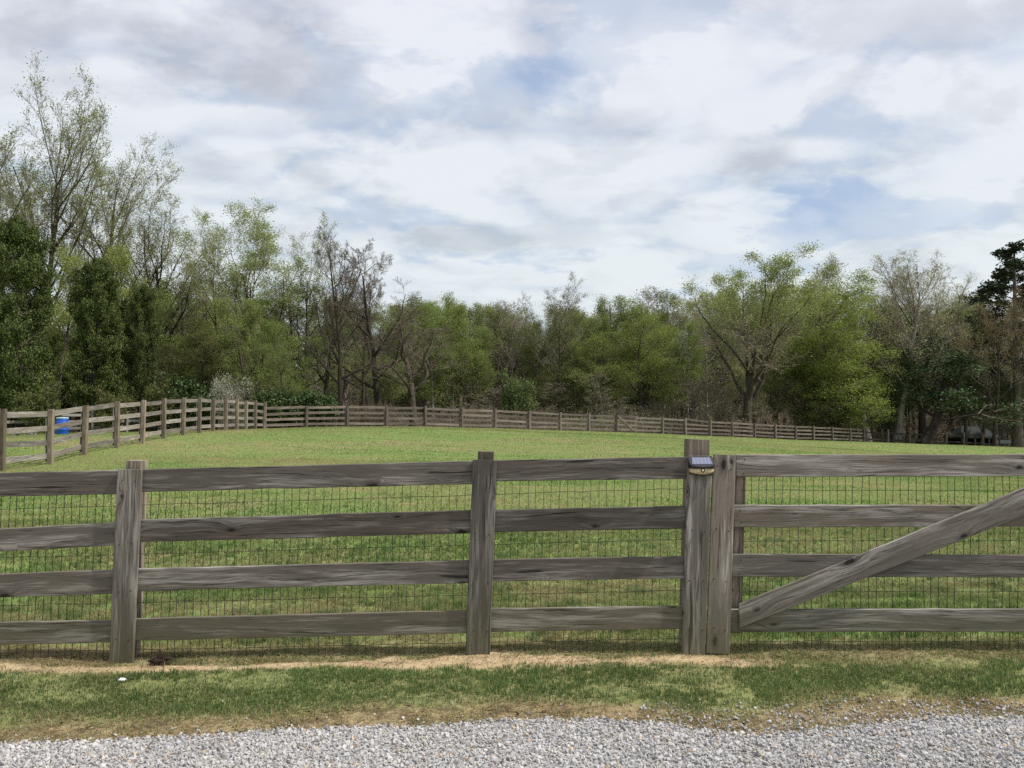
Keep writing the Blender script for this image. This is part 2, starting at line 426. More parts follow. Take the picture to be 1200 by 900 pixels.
def ground_material():
    m, t, bs = material("field_ground")
    tc = t.new('ShaderNodeTexCoord').outputs['Object']
    at_ = t.new('ShaderNodeAttribute', attribute_name="Col").outputs['Color']
    r, g, b = [t.sep(at_)[i] for i in range(3)]
    st = t.vmath('MULTIPLY', tc, (0.55, 1.0, 1.0))
    n1 = t.noise(st, 0.22, 5, 0.62, 0.4)
    n2 = t.noise(st, 1.4, 5, 0.65)
    n3 = t.noise(tc, 22, 5, 0.7)
    n4 = t.noise(tc, 120, 3, 0.7)
    green = t.ramp(t.math('ADD', t.math('MULTIPLY', n3, .55), t.math('MULTIPLY', n4, .45)), [(0.32, (0.075, 0.115, 0.033)), (0.5, (0.15, 0.215, 0.063)), (0.68, (0.23, 0.29, 0.10))])
    dry = t.ramp(n3, [(0.3, (0.15, 0.125, 0.06)), (0.7, (0.34, 0.29, 0.15))])
    dm = t.smooth(t.math('ADD', t.math('MULTIPLY', n1, .6), t.math('MULTIPLY', n2, .4)), 0.48, 0.60, 0.0, 0.8)
    c = t.mix(dm, green, dry)
    thatch = t.ramp(t.math('ADD', t.math('MULTIPLY', n3, .5), t.math('MULTIPLY', n4, .5)), [(0.3, (0.11, 0.08, 0.045)), (0.5, (0.29, 0.225, 0.125)), (0.7, (0.45, 0.37, 0.215))])
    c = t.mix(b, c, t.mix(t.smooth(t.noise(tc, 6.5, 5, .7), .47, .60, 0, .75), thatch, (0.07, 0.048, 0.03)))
    sand = t.ramp(t.math('ADD', t.math('MULTIPLY', n3, .6), t.math('MULTIPLY', n4, .4)), [(0.3, (0.23, 0.155, 0.085)), (0.46, (0.43, 0.325, 0.195)), (0.7, (0.56, 0.44, 0.275))])
    sand = t.mix(t.smooth(t.noise(t.vmath('MULTIPLY', tc, (1.0, 2.0, 1.0)), 5.5, 5, .75), .50, .64, 0, .7), sand, (0.16, 0.11, 0.066))
    c = t.mix(g, c, sand)
    lit = t.ramp(t.noise(tc, 2.2, 5, .7), [(0.3, (0.045, 0.032, 0.021)), (0.7, (0.12, 0.09, 0.06))])
    c = t.mix(r, c, lit)
    t.link(c, bs.inputs['Base Color'])
    bs.inputs['Roughness'].default_value = 0.95; bs.inputs['Specular IOR Level'].default_value = 0.05
    bp = t.new('ShaderNodeBump'); bp.inputs['Strength'].default_value = 0.7; bp.inputs['Distance'].default_value = 0.02
    t.link(t.math('ADD', t.math('MULTIPLY', n3, .6), t.math('MULTIPLY', n4, .4)), bp.inputs['Height']); t.link(bp.outputs[0], bs.inputs['Normal'])
    return m
M_ground = ground_material()
me = np_mesh("ground", np.stack([gx, gy, gz], -1), [quads], [M_ground], smooth=True)
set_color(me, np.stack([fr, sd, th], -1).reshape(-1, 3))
tag(add_obj("ground", me), kind="structure")

# gravel road sheet
def road_material():
    m, t, bs = material("crushed_stone")
    tc = t.new('ShaderNodeTexCoord').outputs['Object']
    v = t.voro(tc, 48, out='Color'); d = t.voro(tc, 48)
    n = t.noise(tc, 300, 3, .7)
    k = t.sep(v)[0]
    c = t.ramp(k, [(0.0, (0.24, 0.23, 0.22)), (0.5, (0.38, 0.37, 0.36)), (1.0, (0.55, 0.54, 0.53))])
    c = t.mix(t.smooth(d, .35, .75, 0, .6), c, (0.17, 0.155, 0.135))
    c = t.mix(t.math('MULTIPLY', n, .4), c, (0.42, 0.41, 0.40))
    t.link(c, bs.inputs['Base Color']); bs.inputs['Roughness'].default_value = .9
    bp = t.new('ShaderNodeBump'); bp.inputs['Strength'].default_value = 0.9; bp.inputs['Distance'].default_value = 0.012; bp.invert = True
    t.link(d, bp.inputs['Height']); t.link(bp.outputs[0], bs.inputs['Normal'])
    return m
M_road = road_material()
rx = np.concatenate([np.linspace(-60, -9, 20), np.linspace(-8.9, 8.9, 360), np.linspace(9, 60, 20)])
sv = np.concatenate([np.linspace(0, .8, 12), np.linspace(.82, 1, 14)])
RX, SV = np.meshgrid(rx, sv)
edge = road_edge(RX) + .05 * (fbm(RX * 9, SV * 0, 77, 3) - .5)
RY = -3.5 + (edge + 3.5) * SV
RZ = ground(RX, RY) + 0.006
ii = np.arange(RX.size).reshape(RX.shape)
q = np.stack([ii[:-1, :-1], ii[:-1, 1:], ii[1:, 1:], ii[1:, :-1]], -1).reshape(-1, 4)
tag(add_obj("gravel_road", np_mesh("gravel_road", np.stack([RX, RY, RZ], -1), [q], [M_road], smooth=True)), kind="structure")

# ------------------------------------------------------------------ loose gravel stones (stuff)
def ico():
    p = (1 + 5 ** .5) / 2
    v = np.array([(-1, p, 0), (1, p, 0), (-1, -p, 0), (1, -p, 0), (0, -1, p), (0, 1, p), (0, -1, -p), (0, 1, -p), (p, 0, -1), (p, 0, 1), (-p, 0, -1), (-p, 0, 1)], float)
    v /= np.linalg.norm(v[0])
    f = np.array([(0, 11, 5), (0, 5, 1), (0, 1, 7), (0, 7, 10), (0, 10, 11), (1, 5, 9), (5, 11, 4), (11, 10, 2), (10, 7, 6), (7, 1, 8), (3, 9, 4), (3, 4, 2), (3, 2, 6), (3, 6, 8), (3, 8, 9), (4, 9, 5), (2, 4, 11), (6, 2, 10), (8, 6, 7), (9, 8, 1)])
    return v, f
def rand_rot(n):
    q_ = rng.normal(size=(n, 4)); q_ /= np.linalg.norm(q_, axis=1)[:, None]
    w, x, y, z = q_.T
    return np.stack([np.stack([1 - 2 * (y * y + z * z), 2 * (x * y - z * w), 2 * (x * z + y * w)], -1),
                     np.stack([2 * (x * y + z * w), 1 - 2 * (x * x + z * z), 2 * (y * z - x * w)], -1),
                     np.stack([2 * (x * z - y * w), 2 * (y * z + x * w), 1 - 2 * (x * x + y * y)], -1)], 1)
P = []
def scat(n, x0, x1, y0, y1): return np.stack([rng.uniform(x0, x1, n), rng.uniform(y0, y1, n)], -1)
a = scat(95000, -4.2, 4.2, 3.1, 4.5); d = road_edge(a[:, 0]) - a[:, 1]
spill = np.where(a[:, 0] > .7, .17, .035)
k1 = (d > 0) | (rng.random(len(a)) < np.exp(d / spill) * np.where(a[:, 0] > .9, .75, .45)); P.append(a[k1])
b = scat(16000, -6, 6, .8, 3.15); P.append(b)
c_ = scat(110, -4, 4, 4.15, 4.6); P.append(c_)
P = np.concatenate(P)
iv, iff = ico(); n = len(P)
size = np.clip(rng.lognormal(math.log(.0064), .42, n), .003, .017)
size[P[:, 1] > road_edge(P[:, 0]) + .02] *= .75
V = iv[None] * (1 + .28 * rng.normal(size=(n, 12, 1)).clip(-1.5, 1.5))
V *= np.stack([np.ones(n), rng.uniform(.6, .95, n), rng.uniform(.4, .75, n)], -1)[:, None, :]
V = np.einsum('nij,nkj->nki', rand_rot(n), V) * size[:, None, None]
pz = ground(P[:, 0], P[:, 1]) + .006 + rng.uniform(.0, .005, n) * (P[:, 1] < road_edge(P[:, 0])) + size * .1
V += np.stack([P[:, 0], P[:, 1], pz], -1)[:, None, :]
faces = (iff[None] + (np.arange(n) * 12)[:, None, None]).reshape(-1, 3)
g = rng.uniform(.31, .51, n) * (.86 + .28 * fbm(P[:, 0] * 1.3, P[:, 1] * 3, 33, 3))
g[rng.random(n) < .07] *= .45
tint = np.stack([g * rng.uniform(1.0, 1.06, n), g, g * rng.uniform(.93, 1.02, n)], -1)
br = rng.random(n) < .05; tint[br] *= (1.05, .85, .62)
def vcol_material(name, rough=.9, spec=.1, noise_scale=None):
    m, t, bs = material(name)
    c = t.new('ShaderNodeAttribute', attribute_name="Col").outputs['Color']
    if noise_scale:
        tc = t.new('ShaderNodeTexCoord').outputs['Object']
        nn = t.noise(tc, noise_scale, 4, .65)
        c = t.mix(1.0, c, t.ramp(nn, [(.3, (.7, .7, .7)), (.7, (1.15, 1.15, 1.15))]), 'MULTIPLY')
    t.link(c, bs.inputs['Base Color']); bs.inputs['Roughness'].default_value = rough; bs.inputs['Specular IOR Level'].default_value = spec
    return m
M_stone = vcol_material("limestone_chips", .9, .15, 260)
me = np_mesh("gravel", V, [faces], [M_stone]); set_color(me, np.repeat(tint, 12, 0))
tag(add_obj("gravel", me), "loose pale grey crushed stone covering the driveway", "gravel", kind="stuff")

# ------------------------------------------------------------------ grass (stuff)
def field_dry(x, y):
    return fbm(x * .32, y * .62, 81, 5, .6)
def make_grass():
    pts = []; hs = []; ws = []
    def add(n, y0, y1, h, w, margin=1.3, power=1.0):
        y = y0 + (y1 - y0) * rng.random(n) ** power
        hwid = np.where(y < 12, .66 * y + margin, .66 * y + 1.5)
        x = rng.uniform(-1, 1, n) * hwid
        pts.append(np.stack([x, y], -1)); hs.append(h * rng.uniform(.55, 1.3, n)); ws.append(w * rng.uniform(.7, 1.3, n))
    add(270000, 4.0, 5.6, .029, .0031)
    add(210000, 5.2, 7.6, .042, .0044)
    add(170000, 7.4, 12, .045, .0075)
    add(190000, 11, 24, .040, .011)
    add(190000, 22, 48, .035, .018)
    add(90000, 44, 85, .04, .03)
    p = np.concatenate(pts); h = np.concatenate(hs); w = np.concatenate(ws)
    wd = []
    for (wx, wy_, nn, sp) in ((1.11, 3.82, 150, .045), (.17, 3.86, 90, .06), (1.72, 3.80, 70, .05), (-1.5, 3.85, 50, .04), (2.3, 3.95, 120, .08), (.75, 4.02, 60, .05), (-.4, 4.0, 50, .06), (1.5, 4.05, 110, .08)):
        wd.append(np.stack([wx + rng.normal(0, sp, nn), wy_ + rng.normal(0, sp * .7, nn)], -1))
    wd = np.concatenate(wd); nwd = len(wd)
    p = np.concatenate([p, wd]); h = np.concatenate([h, rng.uniform(.015, .035, nwd)]); w = np.concatenate([w, rng.uniform(.003, .005, nwd)])
    isw = np.zeros(len(p), bool); isw[-nwd:] = True
    # gather into random tufts
    nr = np.where(p[:, 1] < 12)[0]
    hd = nr[rng.random(len(nr)) < .09]
    hd = hd[np.argsort(p[hd, 1])]
    order = nr[np.argsort(p[nr, 1])]
    own = np.clip((np.arange(len(order)) * len(hd) / len(order)).astype(int), 0, len(hd) - 1)
    # the nearest head in a short run of heads of about the same distance
    best = np.full(len(order), 9e9); bi = own.copy()
    for dk in range(-60, 61):
        c = np.clip(own + dk, 0, len(hd) - 1)
        d2 = ((p[order] - p[hd[c]]) ** 2).sum(-1)
        m_ = d2 < best; best[m_] = d2[m_]; bi[m_] = c[m_]
    near_t = best < .2 ** 2
    tgt = p[hd[bi]]
    p[order] = np.where(near_t[:, None], p[order] * .55 + tgt * .45, p[order])
    x, y = p.T
    near = y < 7
    th = np.where(near, thatch_mask(x, y), 0); sd = np.where(near, sand_mask(x, y), 0)
    rd = y - road_edge(x)
    clump = fbm(x * 3.2, y * 4.5, 83, 4, .6)
    keep = (rd > -.02) & (rng.random(len(x)) > .94 * sd) & (rng.random(len(x)) > .45 * th)
    keep &= (rng.random(len(x)) < .35 + 1.3 * sstep(.30, .62, clump)) | (y > 9)
    keep |= isw
    # not under the wood
    keep &= ~((behind_far(x, y) > 1.0) & (x > -14.5))
    big = fbm(x * 6, y * 7, 87, 3, .6) > .66
    p, h, w, x, y, th, clump, big = p[keep], h[keep], w[keep], x[keep], y[keep], th[keep], clump[keep], big[keep] & (y[keep] < 16) & (y[keep] > 5.6)
    n = len(x)
    h *= .80 + .45 * sstep(.3, .7, clump); h *= 1 - .40 * th; h = np.where(big, h * 1.55, h)
    dryf = field_dry(x, y)
    # colour of each blade
    r = rng.random(n)
    pdry = np.clip(.27 + 3.4 * (dryf - .49), .06, .85)
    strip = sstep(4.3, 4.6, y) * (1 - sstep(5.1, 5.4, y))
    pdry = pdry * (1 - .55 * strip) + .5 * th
    pdry = np.where(y > 9, .8 * pdry, pdry)
    dry = r < pdry
    g0 = np.array([.092, .138, .044]); g1 = np.array([.182, .250, .088]); g2 = np.array([.27, .335, .13])
    k = rng.random(n)[:, None]; tone = fbm(x * .8, y * 1.3, 85, 3)[:, None]
    green = g0 * (1 - k) + g1 * k
    green = np.where(rng.random(n)[:, None] < .22, g2, green)
    green = green * (.72 + .56 * tone)
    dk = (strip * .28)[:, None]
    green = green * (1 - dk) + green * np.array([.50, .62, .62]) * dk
    farb = sstep(8, 20, y)[:, None]
    green = green * (1 + farb * (np.array([1.25, 1.25, 1.1]) - 1))
    straw = np.array([.42, .35, .19]) * (1 - k) + np.array([.28, .21, .12]) * k
    straw = np.where(rng.random(n)[:, None] < .25, np.array([.45, .39, .24]), straw)
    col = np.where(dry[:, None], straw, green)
    pd = .05 + .62 * sstep(.44, .60, fbm(x * .20, y * .55, 89, 5, .62)) + .25 * sstep(.5, .62, fbm(x * .9, y * 1.6, 92, 4, .6))
    pd = np.clip(pd + .8 * (1 - sstep(.3, 3.2, np.abs(x + 12.65 + 1.35 * (y - 19.7) / 25.3) + 1.6 * (fbm(x * .9, y * .5, 90, 3) - .5))) * (y < 46), .02, .78)[:, None]
    kf = .5 + .35 * (k - .5)
    soft = (g0 * (1 - kf) + g1 * kf) * (.80 + .4 * tone) * np.array([1.30, 1.28, 1.15]) * (1 - pd) + np.array([.45, .385, .20]) * pd
    wsoft = (.35 + .60 * sstep(7, 18, y))[:, None] * (y > 5.5)[:, None]
    col = col * (1 - wsoft) + soft * wsoft
    col = np.where(big[:, None], col * np.array([.62, .80, .7]), col)
    ang = rng.uniform(0, 2 * np.pi, n); lean = rng.uniform(.1, .95, n) + .7 * dry + .8 * th * dry
    la = rng.uniform(0, 2 * np.pi, n)
    z = ground(x, y)
    base = np.stack([x, y, z - .002], -1)
    side = np.stack([np.cos(ang), np.sin(ang), np.zeros(n)], -1) * (w * .5)[:, None]
    ld = np.stack([np.cos(la), np.sin(la), np.zeros(n)], -1)
    up = np.array([0, 0, 1.0])
    midp = base + ld * (lean * h * .22)[:, None] + up * (h * .6)[:, None]
    tip = base + ld * (lean * h * .8)[:, None] + up * (h * (1 - .28 * lean))[:, None]
    V = np.stack([base - side, base + side, midp + side * .8, midp - side * .8, tip], 1)
    b0 = np.arange(n)[:, None] * 5
    qd = b0 + np.array([[0, 1, 2, 3]]); tr = b0 + np.array([[3, 2, 4]])
    return V, qd, tr, np.repeat(col, 5, 0)
def grass_material():
    m = bpy.data.materials.new("grass_blade"); m.use_nodes = True
    t = NT(m.node_tree); t.n.clear()
    out = t.new('ShaderNodeOutputMaterial')
    c = t.new('ShaderNodeAttribute', attribute_name="Col").outputs['Color']
    d = t.new('ShaderNodeBsdfDiffuse'); tr = t.new('ShaderNodeBsdfTranslucent')
    t.link(c, d.inputs[0]); t.link(c, tr.inputs[0])
    mx = t.new('ShaderNodeMixShader'); mx.inputs[0].default_value = .45
    t.link(d.outputs[0], mx.inputs[1]); t.link(tr.outputs[0], mx.inputs[2]); t.link(mx.outputs[0], out.inputs[0])
    return m
M_grass = grass_material()
V, qd, tr, cc = make_grass()
def straw_litter():
    n = 60000
    y = rng.uniform(3.9, 5.75, n); x = rng.uniform(-1, 1, n) * (.66 * y + 1.3)
    m_ = np.maximum(thatch_mask(x, y), .55 * sand_mask(x, y) * (fbm(x * 5, y * 7, 97, 3) > .5))
    ok = (y > road_edge(x) - .03) & (rng.random(n) < m_ * (.25 + .75 * sstep(.4, .6, fbm(x * 4, y * 6, 98, 3)))); x, y = x[ok], y[ok]; n = len(x)
    L = rng.uniform(.012, .055, n); w = rng.uniform(.0015, .0035, n)
    wide = rng.random(n) < .06; w[wide] = rng.uniform(.006, .014, wide.sum()); L[wide] *= .6
    a = rng.uniform(0, 6.283, n); d = np.stack([np.cos(a), np.sin(a), rng.normal(.08, .16, n)], -1); s = np.stack([-np.sin(a), np.cos(a), rng.normal(0, .4, n)], -1)
    c = np.stack([x, y, ground(x, y) + .005 + rng.uniform(0, .007, n)], -1)
    p0 = c - d * L[:, None] / 2; p1 = c + d * L[:, None] / 2
    V = np.stack([p0 - s * w[:, None] / 2, p0 + s * w[:, None] / 2, p1 + s * w[:, None] / 3, p1 - s * w[:, None] / 3], 1)
    t_ = rng.random(n)[:, None]
    col = np.array([.46, .37, .21]) * t_ + np.array([.16, .105, .055]) * (1 - t_)
    col = np.where(rng.random(n)[:, None] < .1, np.array([.05, .035, .022]), col)
    return V.reshape(-1, 3), np.arange(n * 4).reshape(n, 4), np.repeat(col, 4, 0)
sv0, sq0, sc0 = straw_litter()
V = np.concatenate([V.reshape(-1, 3), sv0]); qd = np.concatenate([qd, sq0 + len(V) - len(sv0)]); cc = np.concatenate([cc, sc0])
me = np_mesh("grass", V, [qd, tr], [M_grass]); set_color(me, cc)
tag(add_obj("grass", me), "short spring grass with dry tan patches over the paddock", "grass", kind="stuff")

# ------------------------------------------------------------------ boards
M_nail = plain("rusty_nail", (0.05, 0.034, 0.026), 0.7, 0.4, 0.3, 0.3, 90)
def board_mesh(name, L, wl, wr, th, mat, seg=None, cham=.004, rough=.0012, nails=()):
    """plank along local X (0..L), local Z is its width (centred), local Y its thickness (front at 0, back at th)"""
    if seg is None: seg = max(2, int(L / .15))
    xs_ = np.linspace(0, L, seg + 1)
    ring = []
    for i, x in enumerate(xs_):
        t_ = x / L; w = wl + (wr - wl) * t_
        lo = -w / 2; hi = w / 2
        c = cham
        e1, e2 = rng.normal(0, rough, 2)
        wy = rough * 1.5 * math.sin(3 * t_ + 1)
        ring.append([(x, wy, lo + c + e1), (x, wy + c, lo + e1), (x, wy + th - c, lo + e1), (x, wy + th, lo + c + e1),
                     (x, wy + th, hi - c + e2), (x, wy + th - c, hi + e2), (x, wy + c, hi + e2), (x, wy, hi - c + e2)])
    V_ = np.array(ring).reshape(-1, 3)
    f = []
    for i in range(seg):
        for j in range(8):
            k = (j + 1) % 8
            f.append((i * 8 + j, (i + 1) * 8 + j, (i + 1) * 8 + k, i * 8 + k))
    caps = [list(range(7, -1, -1)), [seg * 8 + j for j in range(8)]]
    if not len(nails):
        return np_mesh(name, V_, [np.array(f)[:, ::-1], np.array(caps)[:, ::-1]], [mat])
    nv = []; nf = []
    for (nx_, nz_, nr) in nails:
        o_ = len(V_) + len(nv)
        for ry, rr in ((.001, 1.0), (-.0022, .95), (-.003, .5)):
            for k in range(8): nv.append((nx_ + nr * rr * math.cos(k * math.pi / 4), ry, nz_ + nr * rr * math.sin(k * math.pi / 4)))
        for a_ in (0, 8):
            for k in range(8): nf.append((o_ + a_ + k, o_ + a_ + (k + 1) % 8, o_ + a_ + 8 + (k + 1) % 8, o_ + a_ + 8 + k))
        nf.append((o_ + 16, o_ + 17, o_ + 18, o_ + 19)); nf.append((o_ + 16, o_ + 19, o_ + 20, o_ + 23)); nf.append((o_ + 20, o_ + 21, o_ + 22, o_ + 23))
    V_ = np.concatenate([V_, np.array(nv)])
    return np_mesh(name, V_, [np.array(f)[:, ::-1], np.array(caps)[:, ::-1], np.array(nf)], [mat, M_nail], [0, 0, 1])

def plank(name, parent, A, B, wl, wr, th, mat, back=Vector((0, 1, 0)), **kw):
    """plank whose front centre line runs from A to B"""
    A = Vector(A); B = Vector(B); X = (B - A); L = X.length; X.normalize()
    Y = (back - X * back.dot(X)).normalized(); Z = X.cross(Y)
    if abs(X.z) < .8 and Z.z < 0: pass
    M = Matrix((X, Y, Z)).transposed().to_4x4(); M.translation = A
    return add_obj(name, board_mesh(name, L, wl, wr, th, mat, **kw), parent, M)

gate_ref = [None]
def plank_px(name, parent, x0, t0, b0, x1, t1, b1, Y, th, mat, **kw):
    """horizontal plank given by its left and right edge pixels"""
    a0, a1 = at(x0, t0, Y), at(x0, b0, Y); c0, c1 = at(x1, t1, Y), at(x1, b1, Y)
    if parent is gate_ref[0]:
        Lh = ((c0 + c1) / 2 - (a0 + a1) / 2).length
        kw['nails'] = [(.05 + rng.normal(0, .008), s_ + rng.normal(0, .006), .0042) for s_ in (-.045, .04)]
    return plank(name, parent, (a0 + a1) / 2, (c0 + c1) / 2, (a0 - a1).length, (c0 - c1).length, th, mat, **kw)
def upright_px(name, parent, xl0, xr0, ytop, xl1, xr1, ybot, Y, th, mat, sink=.04, **kw):
    """upright plank or post, top edge and bottom edge pixels"""
    tp = (at(xl0, ytop, Y) + at(xr0, ytop, Y)) / 2; bt = (at(xl1, ybot, Y) + at(xr1, ybot, Y)) / 2
    w0 = (at(xr0, ytop, Y) - at(xl0, ytop, Y)).length; w1 = (at(xr1, ybot, Y) - at(xl1, ybot, Y)).length
    d = (tp - bt).normalized()
    if name in ('face_board', 'stile'):
        Lh = (tp - bt).length + sink
        kw['nails'] = [(Lh * q_ + rng.normal(0, .008), s_ + rng.normal(0, .006), .0042) for q_ in (.13, .37, .62, .93) for s_ in (-.042, .04)]
    return plank(name, parent, bt - d * sink, tp, w1, w0, th, mat, **kw)

YB = 5.33       # front of the boards
TB = .024
YF = YB - TB - .002   # front of the face boards
YP = YB + TB + .008   # front of the posts

fence = empty("board_fence", at(563, 768, YB), "near four-rail grey plank fence with welded wire, joined to the gate post by the driveway", "fence")
def lerp_rail(pts, x):
    return float(np.interp(x, [p_[0] for p_ in pts], [p_[1] for p_ in pts])), float(np.interp(x, [p_[0] for p_ in pts], [p_[2] for p_ in pts]))
L_A = [[(-275, 561, 588), (-3, 556, 582.7), (146, 550.7, 579)], [(-275, 636, 661), (0, 622, 647), (146, 611.5, 638.5)],
       [(-275, 682, 709), (0, 672.7, 699), (146, 667.5, 695.5)], [(-275, 734, 761), (0, 729, 755.7), (146, 726.5, 753)]]
A_B = [[(152, 550.3, 577), (300, 547.5, 573), (566, 540, 567)], [(150, 609.5, 636), (300, 606, 632), (562, 597.5, 624.5)],
       [(148, 667, 693), (300, 663, 690), (561, 656.5, 683)], [(146, 725.5, 751.2), (300, 722.5, 749.5), (558, 715, 742.3)]]
B_C = [[(569, 539.5, 564.5), (820, 535, 561)], [(566, 598, 624), (818, 592.5, 619)], [(564, 656, 682), (814, 651.5, 677.5)], [(561, 713.5, 741), (812, 710.5, 737)]]
def rails(parent, spans, mat, Y=YB):
    for pts in spans:
        a, b = pts[0], pts[-1]
        plank_px("rail", parent, a[0], a[1], a[2], b[0], b[1], b[2], Y, TB, mat)
for S in (L_A, A_B, B_C): rails(fence, S, M_wood)
# the two bays beyond the frame on this side
rails(fence, [[(-690, 566, 592), (-281, 561.5, 588.5)], [(-690, 648, 673), (-281, 637, 662)], [(-690, 690, 716), (-281, 682.5, 709.5)], [(-690, 741, 767), (-281, 734.5, 761.5)]], M_wood)
upright_px("post", fence, 147.5, 165.5, 540, 137, 155, 777, YP, .115, M_post, sink=.3)
upright_px("post", fence, 560, 578.5, 529.5, 551, 570, 769, YP, .115, M_post, sink=.3)
upright_px("post", fence, 807, 832, 515, 799.5, 826, 766, YP, .14, M_post, sink=.3, seg=8)
upright_px("post", fence, -270, -252, 550, -284, -266, 781, YP, .115, M_post, sink=.3)
upright_px("post", fence, -680, -662, 553, -698, -680, 786, YP, .115, M_post, sink=.3)
upright_px("face_board", fence, 137.3, 166.2, 550.3, 127, 155.3, 776, YF, TB, M_wood, sink=.01)
upright_px("face_board", fence, 554, 582, 539.2, 545.3, 574.3, 768.5, YF, TB, M_wood, sink=.01)
upright_px("face_board", fence, 806.5, 834, 533.6, 799.2, 826.8, 766, YF, TB, M_wood_gate, sink=.01)
upright_px("face_board", fence, -288, -259, 560, -300, -271, 782, YF, TB, M_wood, sink=.01)

def wire_panel(name, parent, x0, x1, z0f, z1, Y, mat, vs=.0525, hz=None):
    V_ = []; F_ = []
    def rod(p0, p1, r, seg):
        p0 = np.array(p0); p1 = np.array(p1); d = p1 - p0; L = np.linalg.norm(d); d = d / L
        a = np.array([0, 1, 0]); s = np.cross(d, a); s /= np.linalg.norm(s)
        base = len(V_)
        for i in range(seg + 1):
            q_ = p0 + d * L * i / seg + s * rng.normal(0, .0020) + a * rng.normal(0, .003)
            for sx, sy in ((-1, -1), (1, -1), (1, 1), (-1, 1)): V_.append(q_ + s * r * sx + a * r * sy)
        for i in range(seg):
            for j in range(4):
                k = (j + 1) % 4
                F_.append((base + i * 4 + j, base + i * 4 + k, base + i * 4 + 4 + k, base + i * 4 + 4 + j))
    n_ = int((x1 - x0) / vs)
    for i in range(n_ + 1):
        x = x0 + vs * i + rng.normal(0, .002)
        sl = .035
        rod((x - sl * .6, Y, float(z0f(x))), (x + sl * .4, Y, z1(x)), .0015, 9)
    for f in hz:
        pts_ = np.arange(x0, x1, .4)
        for a_, b_ in zip(pts_, np.append(pts_[1:], x1)):
            rod((a_, Y + .002, f(a_)), (b_, Y + .002, f(b_)), .0015, 3)
    return add_obj(name, np_mesh(name, np.array(V_), [np.array(F_)], [mat]), parent)
zx = lambda py, px: at(px, py, YB + TB).z
# wire lines follow the rails: a line in the middle of each gap and one behind each rail
def wl(pa, pb):  # pixel line -> z(x)
    A_, B_ = at(*pa, YB + TB), at(*pb, YB + TB)
    return lambda x: A_.z + (B_.z - A_.z) * (x - A_.x) / (B_.x - A_.x)
Yw = YB + TB + .004
hz = [wl((0, 572), (806, 548)), wl((0, 597), (806, 572.5)), wl((0, 622), (806, 604)), wl((0, 654), (806, 632)), wl((0, 684), (806, 664)), wl((0, 710), (806, 692)), wl((0, 738), (806, 722)), wl((0, 765), (806, 748.5))]
zg = lambda x: ground(np.array([x]), np.array([Yw]))[0] + .003
wire_panel("wire_mesh", fence, at(-690, 0, YB).x, at(804, 0, YB).x, zg, wl((0, 566), (806, 542)), Yw, M_wire, hz=hz)

# ------------------------------------------------------------------ gate
gate = empty("field_gate", at(840, 767, YB), "wide grey plank gate with diagonal brace and wire, hung beside the lamp post", "gate")
gate_ref[0] = gate
upright_px("stile", gate, 836.3, 862.3, 533, 827.8, 855.2, 767, YF, TB, M_wood_gate, sink=-.006)
G = [[(863.2, 533, 559), (1470, 532, 557.5)], [(860.5, 592, 618), (1470, 591.5, 617)], [(858.3, 649.3, 676), (1470, 651.5, 678)], [(856.5, 714.3, 741), (1470, 713, 740)]]
rails(gate, G, M_wood_gate, YB - .004)
upright_px("back_batten", gate, 862.5, 875, 534, 856, 868.5, 742, YP + .006, .05, M_post, sink=0)
upright_px("back_batten", gate, 1458, 1484, 532, 1458, 1484, 742, YP + .006, .03, M_post, sink=0)
# brace in front of the rails
b0 = (at(857.5, 708, YF) + at(857.5, 735, YF)) / 2
b1 = (at(1466, 453, YF) + at(1466, 485.5, YF)) / 2
def brace():
    X0, X1 = at(857.8, 0, YF).x, at(1470, 0, YF).x
    xs_ = np.linspace(X0, X1, 26); V_ = []
    tl = lambda x: at(857.5, 708, YF).z + (at(1200, 565, YF).z - at(857.5, 708, YF).z) * (x - X0) / (at(1200, 0, YF).x - X0)
    bl = lambda x: at(857.5, 735.5, YF).z + (at(1200, 597, YF).z - at(857.5, 735.5, YF).z) * (x - X0) / (at(1200, 0, YF).x - X0)
    A_ = Vector((X0, YF, (tl(X0) + bl(X0)) / 2)); B_ = Vector((X1, YF, (tl(X1) + bl(X1)) / 2))
    d = (B_ - A_).normalized(); nrm = Vector((-d.z, 0, d.x))
    M = Matrix((d, Vector((0, 1, 0)), nrm)).transposed().to_4x4(); M.translation = A_
    Mi = M.inverted(); c = .003
    for x in xs_:
        zt, zb = tl(x) + rng.normal(0, .001), bl(x) + rng.normal(0, .001)
        for (y, z) in ((0, zb + c), (c, zb), (TB - c, zb), (TB, zb + c), (TB, zt - c), (TB - c, zt), (c, zt), (0, zt - c)):
            V_.append(Mi @ Vector((x, YF - .005 + y, z)))
    f = [(i * 8 + j, i * 8 + (j + 1) % 8, i * 8 + 8 + (j + 1) % 8, i * 8 + 8 + j) for i in range(25) for j in range(8)]
    caps = [list(range(8)), [25 * 8 + 7 - j for j in range(8)]]
    add_obj("diagonal_brace", np_mesh("diagonal_brace", np.array([tuple(v) for v in V_]), [np.array(f), np.array(caps)], [M_wood_gate]), gate, M)
brace()
hz = [wl((860, 548), (1470, 547)), wl((860, 574.5), (1470, 576)), wl((860, 605), (1470, 605)), wl((860, 634), (1470, 634)), wl((860, 663), (1470, 663)), wl((860, 693.5), (1470, 694)), wl((860, 726), (1470, 726)), wl((860, 752), (1470, 752))]
wire_panel("wire_mesh", gate, at(864, 0, YB).x, at(1460, 0, YB).x, lambda x: at(900, 762, YB + TB).z, wl((860, 538), (1470, 537)), Yw, M_wire, hz=hz)
